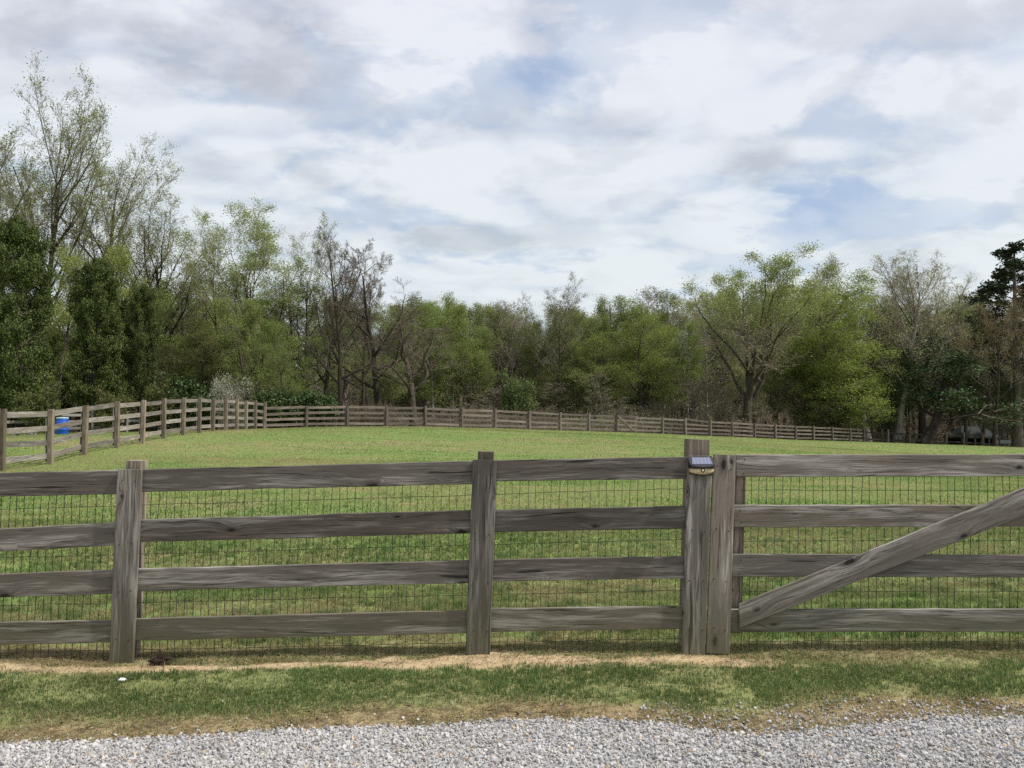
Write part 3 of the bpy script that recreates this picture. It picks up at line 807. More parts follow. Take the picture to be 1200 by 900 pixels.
# post the gate hangs from and the run beyond it
hinge_fence = empty("board_fence", at(1495, 766, YB), "continuing grey plank fence past the hinge end of the gate", "fence")
upright_px("post", hinge_fence, 1492, 1517, 515, 1492, 1517, 766, YP, .14, M_post, sink=.3)
rails(hinge_fence, [[(1490, 533, 559), (1905, 531, 557)], [(1490, 592, 618), (1905, 590, 616)], [(1490, 650, 677), (1905, 649, 676)], [(1490, 712, 739), (1905, 711, 738)]], M_wood)
upright_px("post", hinge_fence, 1890, 1910, 522, 1890, 1910, 767, YP, .115, M_post, sink=.3)

# ------------------------------------------------------------------ solar lamp on the gate post
def loft(name, rings, mat, parent=None, M=None, smooth=False):
    k = len(rings[0]); V_ = np.array([p_ for r_ in rings for p_ in r_], float)
    f = [(i * k + j, i * k + (j + 1) % k, (i + 1) * k + (j + 1) % k, (i + 1) * k + j) for i in range(len(rings) - 1) for j in range(k)]
    fl = [np.array(f), np.array([list(range(k))[::-1]]), np.array([[(len(rings) - 1) * k + j for j in range(k)]])]
    return add_obj(name, np_mesh(name, V_, fl, [mat], smooth=smooth), parent, M)
Lc = at(821, 545, YF)
lamp = empty("solar_lamp", Lc, "small black solar light with amber lens screwed to the gate post", "solar lamp")
ML = Matrix.Translation(Lc)
s_ = (at(836, 545, YF).x - at(806.5, 545, YF).x)      # its width in metres
hw_ = s_ / 2
def d_outline(hw, front, n_=14, flat=0.0):
    """plan outline (x, y): flat back at y=0, bowed front at -front"""
    pts_ = [(hw, 0), (-hw, 0)]
    for i in range(n_ + 1):
        a_ = math.pi - math.pi * i / n_
        pts_.append((hw * math.cos(a_) if True else 0, -front * (.45 + .55 * math.sin(a_) ** .6)))
    return pts_
def lampring(hw, front, zf):  # zf(y) height
    return [(x, y, zf(x, y)) for x, y in d_outline(hw, front)]
# housing: shallow wedge, its lid sloping down to the front
loft("housing", [lampring(hw_ * .97, .062, lambda x, y: -.020), lampring(hw_, .066, lambda x, y: -.014), lampring(hw_, .068, lambda x, y: .047 + y * .88), lampring(hw_ * .98, .066, lambda x, y: .052 + y * .88)], M_black, lamp, ML)
# lens bowl below
m_lens, t_, bs_ = material("amber_lens")
tc_ = t_.new('ShaderNodeTexCoord').outputs['Object']
t_.link(t_.ramp(t_.noise(tc_, 120, 2, .6), [(.35, (.36, .27, .13)), (.65, (.62, .50, .29))]), bs_.inputs['Base Color'])
bs_.inputs['Roughness'].default_value = .25; bs_.inputs['Specular IOR Level'].default_value = .5
loft("lens", [lampring(hw_ * .60, .034, lambda x, y: -.064 + .012 * abs(x / hw_)), lampring(hw_ * .88, .053, lambda x, y: -.060 + .014 * abs(x / hw_) ** 2), lampring(hw_ * .95, .060, lambda x, y: -.046 + .008 * abs(x / hw_) ** 2), lampring(hw_ * .95, .060, lambda x, y: -.0205)], m_lens, lamp, ML, True)
loft("lens_rim", [lampring(hw_ * .64, .040, lambda x, y: -.073 + .012 * abs(x / hw_)), lampring(hw_ * .92, .057, lambda x, y: -.069 + .014 * abs(x / hw_) ** 2), lampring(hw_ * .92, .057, lambda x, y: -.0615 + .014 * abs(x / hw_) ** 2), lampring(hw_ * .64, .040, lambda x, y: -.066 + .012 * abs(x / hw_))], M_black, lamp, ML)
m_pan, t_, bs_ = material("solar_cell")
tc_ = t_.new('ShaderNodeTexCoord').outputs['Object']
bx_ = t_.sep(tc_)
line_ = t_.math('LESS_THAN', t_.math('FRACT', t_.math('MULTIPLY', bx_[0], 42)), .06)
t_.link(t_.mix(line_, (.16, .18, .25), (.38, .40, .45)), bs_.inputs['Base Color'])
bs_.inputs['Roughness'].default_value = .12; bs_.inputs['Specular IOR Level'].default_value = .6
pz_ = lambda y: .0535 + y * .88
pr = []
for dz_ in (0, .003):
    pr.append([(hw_ * .72, -.006, pz_(-.006) + dz_), (-hw_ * .72, -.006, pz_(-.006) + dz_), (-hw_ * .80, -.052, pz_(-.052) + dz_), (hw_ * .80, -.052, pz_(-.052) + dz_)])
loft("solar_panel", pr, m_pan, lamp, ML)
m_sens = plain("sensor_dome", (.75, .66, .38), .3, 0, .5)
sr = []
for i in range(6):
    a_ = i / 5 * math.pi / 2; r_ = .0085 * math.cos(a_) + 1e-4; y_ = -.0585 - .009 * math.sin(a_)
    sr.append([(r_ * math.cos(2 * math.pi * j / 10), y_, -.031 + r_ * math.sin(2 * math.pi * j / 10)) for j in range(10)])
sen = loft("motion_sensor", sr, m_sens, lamp, ML, True)
fr_ = []
for (r_, y_) in ((.014, -.052), (.014, -.0625), (.010, -.0630), (.010, -.052)):
    fr_.append([(r_ * math.cos(2 * math.pi * j / 12), y_, -.031 + r_ * math.sin(2 * math.pi * j / 12)) for j in range(12)])
loft("sensor_collar", fr_, M_black, lamp, ML)
# mounting bracket hanging at the gap
clip = [[(hw_ * .80, -.002, -.07), (hw_ * .96, -.002, -.07), (hw_ * .96, -.016, -.07), (hw_ * .80, -.016, -.07)], [(hw_ * .80, -.002, -.03), (hw_ * .96, -.002, -.03), (hw_ * .96, -.016, -.03), (hw_ * .80, -.016, -.03)]]
loft("bracket", clip, M_black, lamp, ML)

# ------------------------------------------------------------------ small things by the fence
def lump(name, loc, r, sx, sy, sz, mat, label, cat, spikes=0, seed=1):
    rg = np.random.default_rng(seed)
    iv_, if_ = ico()
    V_ = list(iv_); f = [tuple(t_) for t_ in if_]
    for _ in range(2):                                   # subdivide
        mid = {}; nf = []
        def mp(a_, b_):
            key = (min(a_, b_), max(a_, b_))
            if key not in mid:
                v_ = (np.array(V_[a_]) + np.array(V_[b_])) / 2; V_.append(v_ / np.linalg.norm(v_)); mid[key] = len(V_) - 1
            return mid[key]
        for a_, b_, c_2 in f:
            ab, bc, ca = mp(a_, b_), mp(b_, c_2), mp(c_2, a_)
            nf += [(a_, ab, ca), (b_, bc, ab), (c_2, ca, bc), (ab, bc, ca)]
        f = nf
    V_ = np.array(V_); V_ = V_ * (1 + .22 * rg.normal(size=(len(V_), 1)).clip(-1.4, 1.4)) * np.array([sx, sy, sz]) * r
    F3 = [np.array(f)]
    if spikes:
        d_ = rg.normal(size=(spikes, 3)); d_ /= np.linalg.norm(d_, axis=1)[:, None]; d_[:, 2] = np.abs(d_[:, 2])
        b_ = d_ * np.array([sx, sy, sz]) * r * .9; t2 = b_ + (d_ + .5 * rg.normal(size=(spikes, 3))) * r * .55
        s2 = np.cross(d_, rg.normal(size=(spikes, 3))); s2 /= np.linalg.norm(s2, axis=1)[:, None]; s2 *= .0018
        S = np.stack([b_ - s2, b_ + s2, t2], 1).reshape(-1, 3)
        F3.append(np.arange(spikes * 3).reshape(-1, 3) + len(V_)); V_ = np.concatenate([V_, S])
    o = add_obj(name, np_mesh(name, V_, F3, [mat]), None, Matrix.Translation(loc))
    return tag(o, label, cat)
def on_ground(px, Y):
    p_ = at(px, 700, Y); return Vector((p_.x, Y, float(ground(np.array([p_.x]), np.array([Y]))[0])))
lump("root_clod", on_ground(191, 5.28) + Vector((0, 0, .012)), .052, 1.35, .8, .62, M_clod, "dark brown clump of dead roots lying on the bare soil", "root clump", 260, 3)
lump("paper_scrap", on_ground(145, 4.93) + Vector((0, 0, .022)), .017, 1.3, .8, .4, M_scrap, "small crumpled white scrap lying in the grass strip", "litter", 0, 5)

# ------------------------------------------------------------------ far and side fences
def run_fence(root, posts, H, mats, rail_h=(.18, .50, .82, 1.14), back=None, post_w=.13, skip=(), out=.0, lean=.0, batten=False, drop=None):
    """posts: list of ground points; the rails are nailed to the far side of the posts"""
    mp_, mr = mats
    n_ = len(posts)
    for i, p_ in enumerate(posts):
        q_ = posts[min(i + 1, n_ - 1)] - posts[max(i - 1, 0)]; q_.z = 0; q_.normalize()
        bk = Vector((-q_.y, q_.x, 0)) * (1 if back is None else back)
        top = p_ + Vector((rng.normal(0, lean), rng.normal(0, lean), H + rng.normal(0, .025)))
        plank("post", root, p_ - Vector((0, 0, .25)) - bk * post_w, top - bk * post_w, post_w, post_w, post_w, mp_, back=bk, seg=2, cham=.008)
        if batten:
            plank("batten", root, p_ + bk * (TB + .006) + Vector((0, 0, .08)), top + bk * (TB + .006) - Vector((0, 0, .1)), .13, .13, .022, mr, back=bk, seg=2)
    for i in range(n_ - 1):
        a_, b_ = posts[i], posts[i + 1]
        q_ = b_ - a_; q_.z = 0; q_.normalize(); bk = Vector((-q_.y, q_.x, 0)) * (1 if back is None else back)
        for k, hh in enumerate(rail_h):
            if (i, k) in skip: continue
            e0, e1 = rng.normal(0, .016, 2)
            if drop and (i, k) in drop: e0 += drop[(i, k)][0]; e1 += drop[(i, k)][1]
            A_ = a_ + bk * .003 + Vector((0, 0, hh + e0)) + q_ * .004; B_ = b_ + bk * .003 + Vector((0, 0, hh + e1)) - q_ * .004
            plank("rail", root, A_, B_, .145, .145, TB, mr, back=bk, seg=2, cham=.003)

def gp(px, Y, dz=0):
    x = (px - 600) / F * Y / (math.cos(PITCH)); p_ = at(px, 500, Y)
    return Vector((p_.x, Y, float(terr(p_.x, Y)) + dz))
def gp_px(px, py, Y):
    return at(px, py, Y)
side = empty("paddock_fence", gp(165, sideY(165)), "sunlit tan plank fence running away from the driveway past the blue barrel", "fence")
sp = [gp(u, sideY(u)) for u, y in side_base]
d0 = sp[0] - sp[1]
sp = [sp[0] + d0 * 2, sp[0] + d0] + sp
for p_ in sp[:2]: p_.z = float(terr(p_.x, p_.y))
run_fence(side, sp, 1.53, (M_sidepost, M_side), back=1, batten=True, lean=.012, rail_h=(.24, .61, .99, 1.38))
farf = empty("paddock_fence", gp(656, farY(656)), "long dark plank fence along the foot of the wood across the paddock", "fence")
fp = [gp(u, farY(u)) for u in far_posts]
gi = far_posts.index(722)
run_fence(farf, fp, 1.29, (M_far, M_far), back=1, rail_h=(.20, .52, .84, 1.16), skip={(gi, k) for k in range(4)}, drop={(13, 3): (.12, -.05), (13, 2): (.02, -.03)}, lean=.02)
sg = empty("field_gate", fp[gi], "small dark plank gate with one diagonal board in the long fence across the paddock", "gate")
a_, b_ = fp[gi], fp[gi + 1]
q_ = (b_ - a_); q_.z = 0; q_.normalize(); bk = Vector((-q_.y, q_.x, 0))
for hh in (.22, .55, .88, 1.20):
    plank("rail", sg, a_ + q_ * .02 - bk * .16 + Vector((0, 0, hh)), b_ - q_ * .02 - bk * .16 + Vector((0, 0, hh)), .145, .145, TB, M_far, back=bk, seg=2)
plank("diagonal_brace", sg, a_ + q_ * .05 - bk * .19 + Vector((0, 0, 1.2)), b_ - q_ * .3 - bk * .19 + Vector((0, 0, .2)), .15, .15, TB, M_far, back=bk, seg=2)
for e_, z0_ in ((a_ + q_ * .11, .1), (b_ - q_ * .11, .1)):
    plank("stile", sg, e_ - bk * .132 + Vector((0, 0, z0_)), e_ - bk * .132 + Vector((0, 0, 1.28)), .13, .13, TB, M_far, back=bk, seg=2)
# shaded run past the last far post towards the shed
us = [1012, 1040, 1065, 1088, 1108, 1128, 1150, 1170, 1193, 1220, 1250, 1285]
sh_posts = [gp(u, 1 / np.interp(u, [1012, 1300], [1 / 77, 1 / 92])) for u in us]
shf = empty("paddock_fence", sh_posts[3], "low two-rail fence with shade painted into its rails, in front of the dark shed at the wood's edge", "fence")
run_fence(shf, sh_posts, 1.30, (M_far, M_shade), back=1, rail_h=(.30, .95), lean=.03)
# old grey fence beyond the side fence
op = [gp(u, Y) for u, Y in ((-60, 40), (0, 42), (58, 44), (108, 46), (148, 47.5), (186, 49), (222, 50.5))]
oldf = empty("paddock_fence", op[3], "pale weathered rail fence behind the sunlit plank fence, near the blue barrel", "fence")
run_fence(oldf, op, 1.25, (M_old, M_old), back=1, rail_h=(.35, .72, 1.08), lean=.03)

# ------------------------------------------------------------------ blue barrel, white bench, shed
def lathe(name, prof, mat, parent, loc, n_=24, smooth=True):
    rings = [[(r_ * math.cos(2 * math.pi * j / n_), r_ * math.sin(2 * math.pi * j / n_), z_) for j in range(n_)] for r_, z_ in prof]
    return loft(name, rings, mat, parent, Matrix.Translation(loc), smooth)
bl_ = gp(73, 42)
bl_.z -= 0.0
bar = empty("barrel", bl_, "blue plastic drum with pale lid standing behind the sunlit plank fence", "barrel")
lathe("body", [(.25, 0), (.275, .02), (.285, .06), (.285, .27), (.297, .285), (.297, .315), (.285, .33), (.285, .56), (.297, .575), (.297, .605), (.285, .62), (.285, .82), (.272, .86)], M_bluebarrel, bar, bl_)
lathe("lid", [(.272, .861), (.292, .865), (.296, .90), (.285, .925), (.10, .935), (.01, .935)], M_barreltop, bar, bl_)
def box_mesh(name, sx, sy, sz, mat, c=.006):
    r_ = []
    for z_, i_ in ((0, c), (c, 0), (sz - c, 0), (sz, c)):
        x_, y_ = sx / 2 - i_, sy / 2 - i_
        r_.append([(-x_, -y_, z_), (x_, -y_, z_), (x_, y_, z_), (-x_, y_, z_)])
    k = 4; V_ = np.array([p_ for q2 in r_ for p_ in q2])
    f = [(i * k + j, i * k + (j + 1) % k, (i + 1) * k + (j + 1) % k, (i + 1) * k + j) for i in range(3) for j in range(k)] + [(3, 2, 1, 0), (12, 13, 14, 15)]
    return np_mesh(name, V_, [np.array(f)], [mat])
def box(name, parent, loc, sx, sy, sz, mat, rz=0):
    return add_obj(name, box_mesh(name, sx, sy, sz, mat), parent, Matrix.Translation(loc) @ Matrix.Rotation(rz, 4, 'Z'))
bp_ = gp(28, 36); bp_.z -= .05
bench = empty("board_stack", bp_, "small stack of pale boards on blocks behind the sunlit plank fence", "board stack")
for k, (dy, dz, L_) in enumerate(((-.10, .30, 1.1), (.06, .30, 1.0), (-.02, .345, .95), (-.06, .39, .7))):
    box("board", bench, bp_ + Vector((rng.normal(0, .04), dy, dz)), L_, .15, .038, M_white, rng.normal(0, .03))
for dx in (-.36, .36): box("block", bench, bp_ + Vector((dx, 0, -.05)), .20, .36, .345, M_old)

Ys = 92.5
sl = gp(1138, Ys)
shed = empty("shed", sl, "dark low shed with grey-green hipped roof at the wood's edge", "shed")
k_ = Ys / F
def shed_build():
    w, dpt = 4.7, 4.0
    ez = at(1140, 513, Ys - dpt / 2).z; rz_ = at(1140, 499, Ys).z
    cx, cy = sl.x, Ys
    rl = 1.1
    # hipped roof
    e = [(cx - w / 2, cy - dpt / 2, ez), (cx + w / 2, cy - dpt / 2, ez), (cx + w / 2, cy + dpt / 2, ez), (cx - w / 2, cy + dpt / 2, ez)]
    r0, r1 = (cx - rl, cy, rz_), (cx + rl, cy, rz_)
    th_ = .10
    V_ = e + [r0, r1] + [(a_[0], a_[1], a_[2] - th_) for a_ in e + [r0, r1]]
    tri = [(3, 0, 4), (1, 2, 5)]; qd_ = [(0, 1, 5, 4), (2, 3, 4, 5), (0, 6, 7, 1), (1, 7, 8, 2), (2, 8, 9, 3), (3, 9, 6, 0), (7, 6, 10, 11), (9, 8, 11, 10)]
    tri += [(9, 10, 6), (8, 7, 11)]
    rf = add_obj("roof", np_mesh("roof", np.array(V_), [np.array(tri), np.array(qd_)], [M_shedroof]), shed)
    for dx in (-.8, 0, .75):
        o = box("roof_vent", rf, Vector((cx + dx, cy - .05, rz_ - .05)), .28, .28, .34, M_vent)
    hgt = ez - sl.z + .3
    box("wall", shed, Vector((cx, cy + dpt / 2 - .35, sl.z - .3)), w - .7, .12, hgt, M_shedwall)
    for s in (-1, 1): box("wall", shed, Vector((cx + s * (w / 2 - .4), cy, sl.z - .3)), .12, dpt - .9, hgt, M_shedwall)
    for dx in (-w / 2 + .3, -.6, 1.0, w / 2 - .3): box("post", shed, Vector((cx + dx, cy - dpt / 2 + .25, sl.z - .3)), .16, .16, hgt, M_old)
    # lean-to roof on one side
    a_ = [(cx + 1.1, cy - dpt / 2 - .1, ez - .25), (cx + w / 2 + .7, cy - dpt / 2 - .1, ez - .25), (cx + w / 2 + .7, cy - dpt / 2 - 1.1, ez - .6), (cx + 1.1, cy - dpt / 2 - 1.1, ez - .6)]
    V2 = a_ + [(p_[0], p_[1], p_[2] - .06) for p_ in a_]
    add_obj("lean_to_roof", np_mesh("lean_to_roof", np.array(V2), [np.array([(3, 2, 1, 0), (4, 5, 6, 7), (0, 1, 5, 4), (1, 2, 6, 5), (2, 3, 7, 6), (3, 0, 4, 7)])], [M_shedroof]), shed)
    for dx in (1.2, w / 2 + .6): box("lean_to_post", shed, Vector((cx + dx, cy - dpt / 2 - 1.0, sl.z - .3)), .12, .12, ez - .66 - sl.z + .3, M_old)
shed_build()

# ------------------------------------------------------------------ trees
def norm(v): return v / np.maximum(np.linalg.norm(v, axis=-1, keepdims=True), 1e-9)
def march(rg, start, dirs, length, P, wob, trop, grav=0.0):
    n = len(start); pts = np.empty((n, P, 3)); pts[:, 0] = start; d = norm(dirs)
    step = (length / (P - 1))[:, None]
    for i in range(1, P):
        d = norm(d + wob * rg.normal(size=(n, 3)) + np.array([0, 0, trop]))
        pts[:, i] = pts[:, i - 1] + d * step
    return pts
def children(rg, par, prad, plen, n, t0, t1, ang, angsd, lr, taper, rr, lrsd=.2, flat=0.0, peak=None):
    """n children per parent polyline"""
    N, P, _ = par.shape
    if N * n == 0: return None
    tt = (np.arange(n)[None] + rg.uniform(.1, .9, (N, n))) / n
    t = t0 + (t1 - t0) * tt
    f = t * (P - 1); i = np.minimum(f.astype(int), P - 2); fr_ = (f - i)[..., None]
    ar = np.arange(N)[:, None]
    a = par[ar, i]; b = par[ar, i + 1]
    pos = a + (b - a) * fr_; T = norm(b - a)
    rad = prad[ar, i] * (1 - fr_[..., 0]) + prad[ar, i + 1] * fr_[..., 0]
    up = np.where(np.abs(T[..., 2:3]) < .9, np.array([0, 0, 1.0]), np.array([1.0, 0, 0]))
    U = norm(np.cross(T, up)); W = np.cross(T, U)
    az = (np.arange(n)[None] * 2.399 + rg.uniform(0, 6.28, (N, 1)) + rg.normal(0, .45, (N, n)))[..., None]
    an = R(1) * (ang + angsd * rg.normal(size=(N, n)))[..., None]
    d = np.cos(an) * T + np.sin(an) * (np.cos(az) * U + np.sin(az) * W)
    if flat: d[..., 2] *= (1 - flat)
    if peak is None: prof = 1 - taper * tt
    elif peak == 'col': prof = np.clip(1 - np.abs((tt - .42) / .60) ** 3.2, .10, 1)
    else: prof = np.sin(np.pi * np.clip(tt * .93 + .07, 0, 1) ** peak) ** .7 * (1 - .15 * tt) + .10
    L = plen[:, None] * lr * prof * np.exp(lrsd * rg.normal(size=(N, n)))
    r0 = np.minimum(rad * .85, rad * rr * (.8 + .4 * rg.random((N, n))))
    return pos.reshape(-1, 3), norm(d).reshape(-1, 3), L.reshape(-1), r0.reshape(-1)
def tubes(pts, rad, S):
    N, P, _ = pts.shape
    T = np.empty_like(pts); T[:, 1:-1] = pts[:, 2:] - pts[:, :-2]; T[:, 0] = pts[:, 1] - pts[:, 0]; T[:, -1] = pts[:, -1] - pts[:, -2]
    T = norm(T); up = np.where(np.abs(T[..., 2:3]) < .95, np.array([0, 0, 1.0]), np.array([1.0, 0, 0]))
    U = norm(np.cross(T, up)); W = np.cross(T, U)
    a = np.arange(S) * 2 * np.pi / S
    V = pts[:, :, None] + rad[:, :, None, None] * (np.cos(a)[:, None] * U[:, :, None] + np.sin(a)[:, None] * W[:, :, None])
    idx = np.arange(N * P * S).reshape(N, P, S)
    nx_ = np.roll(idx, -1, axis=2)
    Fq = np.stack([idx[:, :-1], nx_[:, :-1], nx_[:, 1:], idx[:, 1:]], -1).reshape(-1, 4)
    return V.reshape(-1, 3), Fq
def leaves(rg, c, size, drop=.0):
    n = len(c)
    a = norm(rg.normal(size=(n, 3)) + np.array([0, 0, -drop])); b = norm(np.cross(a, rg.normal(size=(n, 3))))
    s = (size * rg.uniform(.6, 1.35, n))[:, None]
    V = np.stack([c - a * s * .5, c + b * s * .32 - a * s * .05, c + a * s * .5, c - b * s * .32 - a * s * .05], 1)
    return V.reshape(-1, 3), np.arange(n * 4).reshape(n, 4)

def tree_proto(name, seed, H, r, trunk, levels, nleaf=0, lsize=.15, spread=.25, leaf_mat=None, bark=None, twig=None, tipcut=.0, leaf_levels=2, upper=0.0, bole=1.0):
    """trunk: (fraction of H, points, wobble, lean); levels: dicts for children()"""
    rg = np.random.default_rng(seed)
    bark = bark or M_bark; twig = twig or M_twig
    tf, P0, w0, ln = trunk
    pts = march(rg, np.zeros((1, 3)), np.array([[math.sin(ln), 0, math.cos(ln)]]), np.array([H * tf]), P0, w0, .04)
    s = np.linspace(0, 1, P0)
    rad = (r * (1 - .80 * s ** bole) * (1 + .5 * np.exp(-s * 22)))[None]
    allp = [(pts, rad)]; plen = np.array([H * tf])
    cur, crad = pts, rad
    for k, L in enumerate(levels):
        L = dict(L); Pn = L.pop('P'); wob = L.pop('wob'); trop = L.pop('trop'); rmin = L.pop('rmin', .010)
        fix = L.pop('fixlen', None)
        pos, d, ln_, r0 = children(rg, cur, crad, plen if fix is None else np.full(len(cur), fix), **L)
        cur = march(rg, pos, d, ln_, Pn, wob, trop)
        tt = np.linspace(0, 1, Pn)[None]
        crad = np.maximum(r0[:, None] * (1 - .78 * tt), rmin * (1 - .45 * tt)); plen = ln_
        allp.append((cur, crad))
    tv, tq, o = [], [], 0
    for k in (0, 1):
        if k >= len(allp): break
        v, q = tubes(*allp[k], 9 if k == 0 else 6); tv.append(v); tq.append(q + o); o += len(v)
    cv, cq, o2 = [], [], 0
    for k in range(2, len(allp)):
        v, q = tubes(*allp[k], 4 if k == 2 else 3); cv.append(v); cq.append(q + o2); o2 += len(v)
    nt = sum(len(q) for q in cq)
    if nleaf:
        src = np.concatenate([a[0][:, -max(2, a[0].shape[1] // 2 + 1):].reshape(-1, 3) for a in allp[-leaf_levels:]])
        if upper:
            zz = src[:, 2]; w = np.clip((zz - upper * H) / (H * .25), .03, 1); w = w / w.sum()
            c = src[rg.choice(len(src), nleaf, p=w)]
        else:
            c = src[rg.integers(0, len(src), nleaf)]
        # leaves gather in sprays, leaving gaps between them
        c = c + rg.normal(size=c.shape) * spread * np.array([1, 1, .8])
        v, q = leaves(rg, c, lsize); cv.append(v); cq.append(q + o2)
    top = max(np.percentile(np.concatenate(cv)[:, 2], 99.97) if cv else 0, np.concatenate(tv)[:, 2].max())
    tm = np_mesh(name + "_trunk", np.concatenate(tv), [np.concatenate(tq)], [bark], smooth=True)
    cq_t = np.concatenate(cq[:len(allp) - 2]) if len(allp) > 2 else np.zeros((0, 4), int)
    fl = [cq_t]; mi = [0]
    if nleaf: fl.append(cq[-1]); mi.append(1)
    cm = np_mesh(name + "_crown", np.concatenate(cv), fl, [twig, leaf_mat or M_leaf], mi)
    c_all = np.concatenate(cv)
    half = np.percentile(np.abs(c_all[:, 0] - np.median(c_all[:, 0])), 97)
    return dict(trunk=tm, crown=cm, H=float(top), half=float(half), name=name)

def plant(pr, px, ytop, Y, label, cat="tree", group=None, col=(.10, .14, .04), width=None, rz=None, name="tree", ybase=None, sink=.1):
    """stand a tree at photo column px and distance Y, tall enough for its top to show at row ytop; width: crown width in photo pixels"""
    b = at(px, 490, Y); z0 = float(terr(b.x, Y)) - sink
    if ybase is not None: z0 = at(px, ybase, Y).z
    zt = at(px, ytop, Y).z
    s = (zt - z0) / pr['H']
    sx = s
    if width is not None: sx = (width / F * Y / 2) / pr['half']
    root = empty(name, (b.x, Y, z0), label, cat, group)
    rz = rng.uniform(0, 6.28) if rz is None else rz
    M = Matrix.Translation((b.x, Y, z0)) @ Matrix.Rotation(rz, 4, 'Z') @ Matrix.Diagonal((sx, sx, s, 1))
    t = add_obj("trunk", pr['trunk'], root, M)
    c = add_obj("crown", pr['crown'], root, M)
    k = rng.uniform(.88, 1.12)
    c.color = (col[0] * k * rng.uniform(.95, 1.05), col[1] * k, col[2] * k, 1)
    return root

LV = lambda n, t0, t1, ang, lr, P, wob, trop, angsd=8, taper=.5, rr=.55, **k: dict(n=n, t0=t0, t1=t1, ang=ang, angsd=angsd, lr=lr, taper=taper, rr=rr, P=P, wob=wob, trop=trop, **k)
PR = {}
# tall airy poplars with rising limbs, leaves just out
for i, sd_ in enumerate((3, 8, 21)):
    PR['tall%d' % i] = tree_proto("poplar", sd_, 26, .34, (.66, 10, .030, .0),
        [LV(19, .28, 1, 33, .58, 9, .085, .065, taper=.28, lrsd=.08, angsd=9), LV(10, .2, 1, 30, .34, 5, .12, .09, lrsd=.15), LV(7, .2, 1, 34, .42, 4, .16, .06), LV(6, .2, 1, 38, .5, 3, .2, .04, rmin=.010)], nleaf=19000, lsize=.105, spread=.24, bark=M_barkdark)
PR['pale0'] = tree_proto("maple", 14, 22, .26, (.72, 9, .05, .03),
        [LV(14, .26, 1, 30, .60, 8, .09, .09, taper=.25, lrsd=.10), LV(8, .3, 1, 34, .36, 5, .13, .06), LV(6, .2, 1, 38, .45, 4, .16, .04), LV(4, .2, 1, 40, .5, 3, .2, .03)], nleaf=26000, lsize=.118, spread=.26, upper=.5, bark=M_barkdark)
PR['pale1'] = tree_proto("maple", 15, 22, .24, (.75, 9, .06, .05),
        [LV(13, .3, 1, 34, .55, 8, .10, .09, taper=.25, lrsd=.12), LV(8, .3, 1, 36, .36, 5, .13, .06), LV(6, .2, 1, 38, .45, 4, .16, .04), LV(4, .2, 1, 40, .5, 3, .2, .03)], nleaf=13000, lsize=.112, spread=.24, upper=.45, bark=M_barkdark)
# bare crooked trees
for i, sd_ in enumerate((5, 12, 33)):
    PR['bare%d' % i] = tree_proto("bare_oak", sd_, 20, .30, (.80, 11, .06, .04 * (i - 1)),
        [LV(13, .22, 1, 46, .42, 9, .17, .10, taper=.50, angsd=12), LV(8, .2, 1, 42, .45, 6, .19, .07), LV(7, .2, 1, 40, .48, 4, .2, .06), LV(9, .15, 1, 40, .55, 3, .2, .04, rmin=.010)], nleaf=0, bark=M_barkdark, twig=M_twigdark)
for i, sd_ in enumerate((6, 13)):
    PR['grey%d' % i] = tree_proto("bare_maple", sd_, 20, .26, (.85, 10, .04, .0),
        [LV(13, .30, 1, 34, .38, 7, .10, .10, taper=.5), LV(9, .2, 1, 36, .45, 5, .14, .07), LV(7, .2, 1, 38, .45, 4, .18, .05), LV(6, .2, 1, 40, .5, 3, .2, .03, rmin=.011)], nleaf=900, lsize=.16, spread=.2, bark=M_barkpale, twig=M_twigpale)
# young green woodland trees
for i, sd_ in enumerate((7, 17, 27, 37)):
    PR['green%d' % i] = tree_proto("green_tree", sd_, 17, .20, (.92, 9, .05, .03),
        [LV(18, .16, .98, 48, .32, 6, .12, .08, taper=.5), LV(8, .15, 1, 42, .45, 4, .16, .04), LV(6, .15, 1, 42, .5, 3, .2, .02), LV(3, .2, 1, 42, .5, 3, .2, .02)], nleaf=24000, lsize=.125, spread=.28)
for i, sd_ in enumerate((9, 19)):
    PR['pole%d' % i] = tree_proto("slender_tree", sd_, 19, .17, (.96, 10, .025, .02),
        [LV(17, .36, .98, 40, .22, 6, .12, .10, taper=.5), LV(7, .15, 1, 42, .45, 4, .16, .05), LV(6, .15, 1, 42, .5, 3, .2, .02)], nleaf=14000, lsize=.125, spread=.30, upper=.35, bark=M_barkpale)
for i, sd_ in enumerate((4, 24)):
    PR['barepole%d' % i] = tree_proto("slender_bare_tree", sd_, 19, .17, (.97, 10, .03, .02),
        [LV(18, .22, .98, 42, .25, 6, .13, .10, taper=.5), LV(8, .15, 1, 42, .45, 4, .18, .05), LV(7, .15, 1, 42, .5, 3, .2, .02, rmin=.012), LV(4, .2, 1, 42, .5, 3, .2, .02, rmin=.011)], nleaf=900, lsize=.13, spread=.3, bark=M_barkpale, twig=M_twigpale)
# spreading oak
PR['oak'] = tree_proto("oak", 41, 17, .42, (.52, 8, .05, .0),
        [LV(16, .28, 1, 40, .90, 10, .12, .07, taper=.08, angsd=9, lrsd=.07), LV(10, .22, 1, 40, .36, 6, .16, .07), LV(8, .2, 1, 42, .45, 4, .2, .04), LV(6, .15, 1, 44, .5, 3, .2, .02, rmin=.010)], nleaf=30000, lsize=.118, spread=.24, upper=.52, bark=M_barkdark)
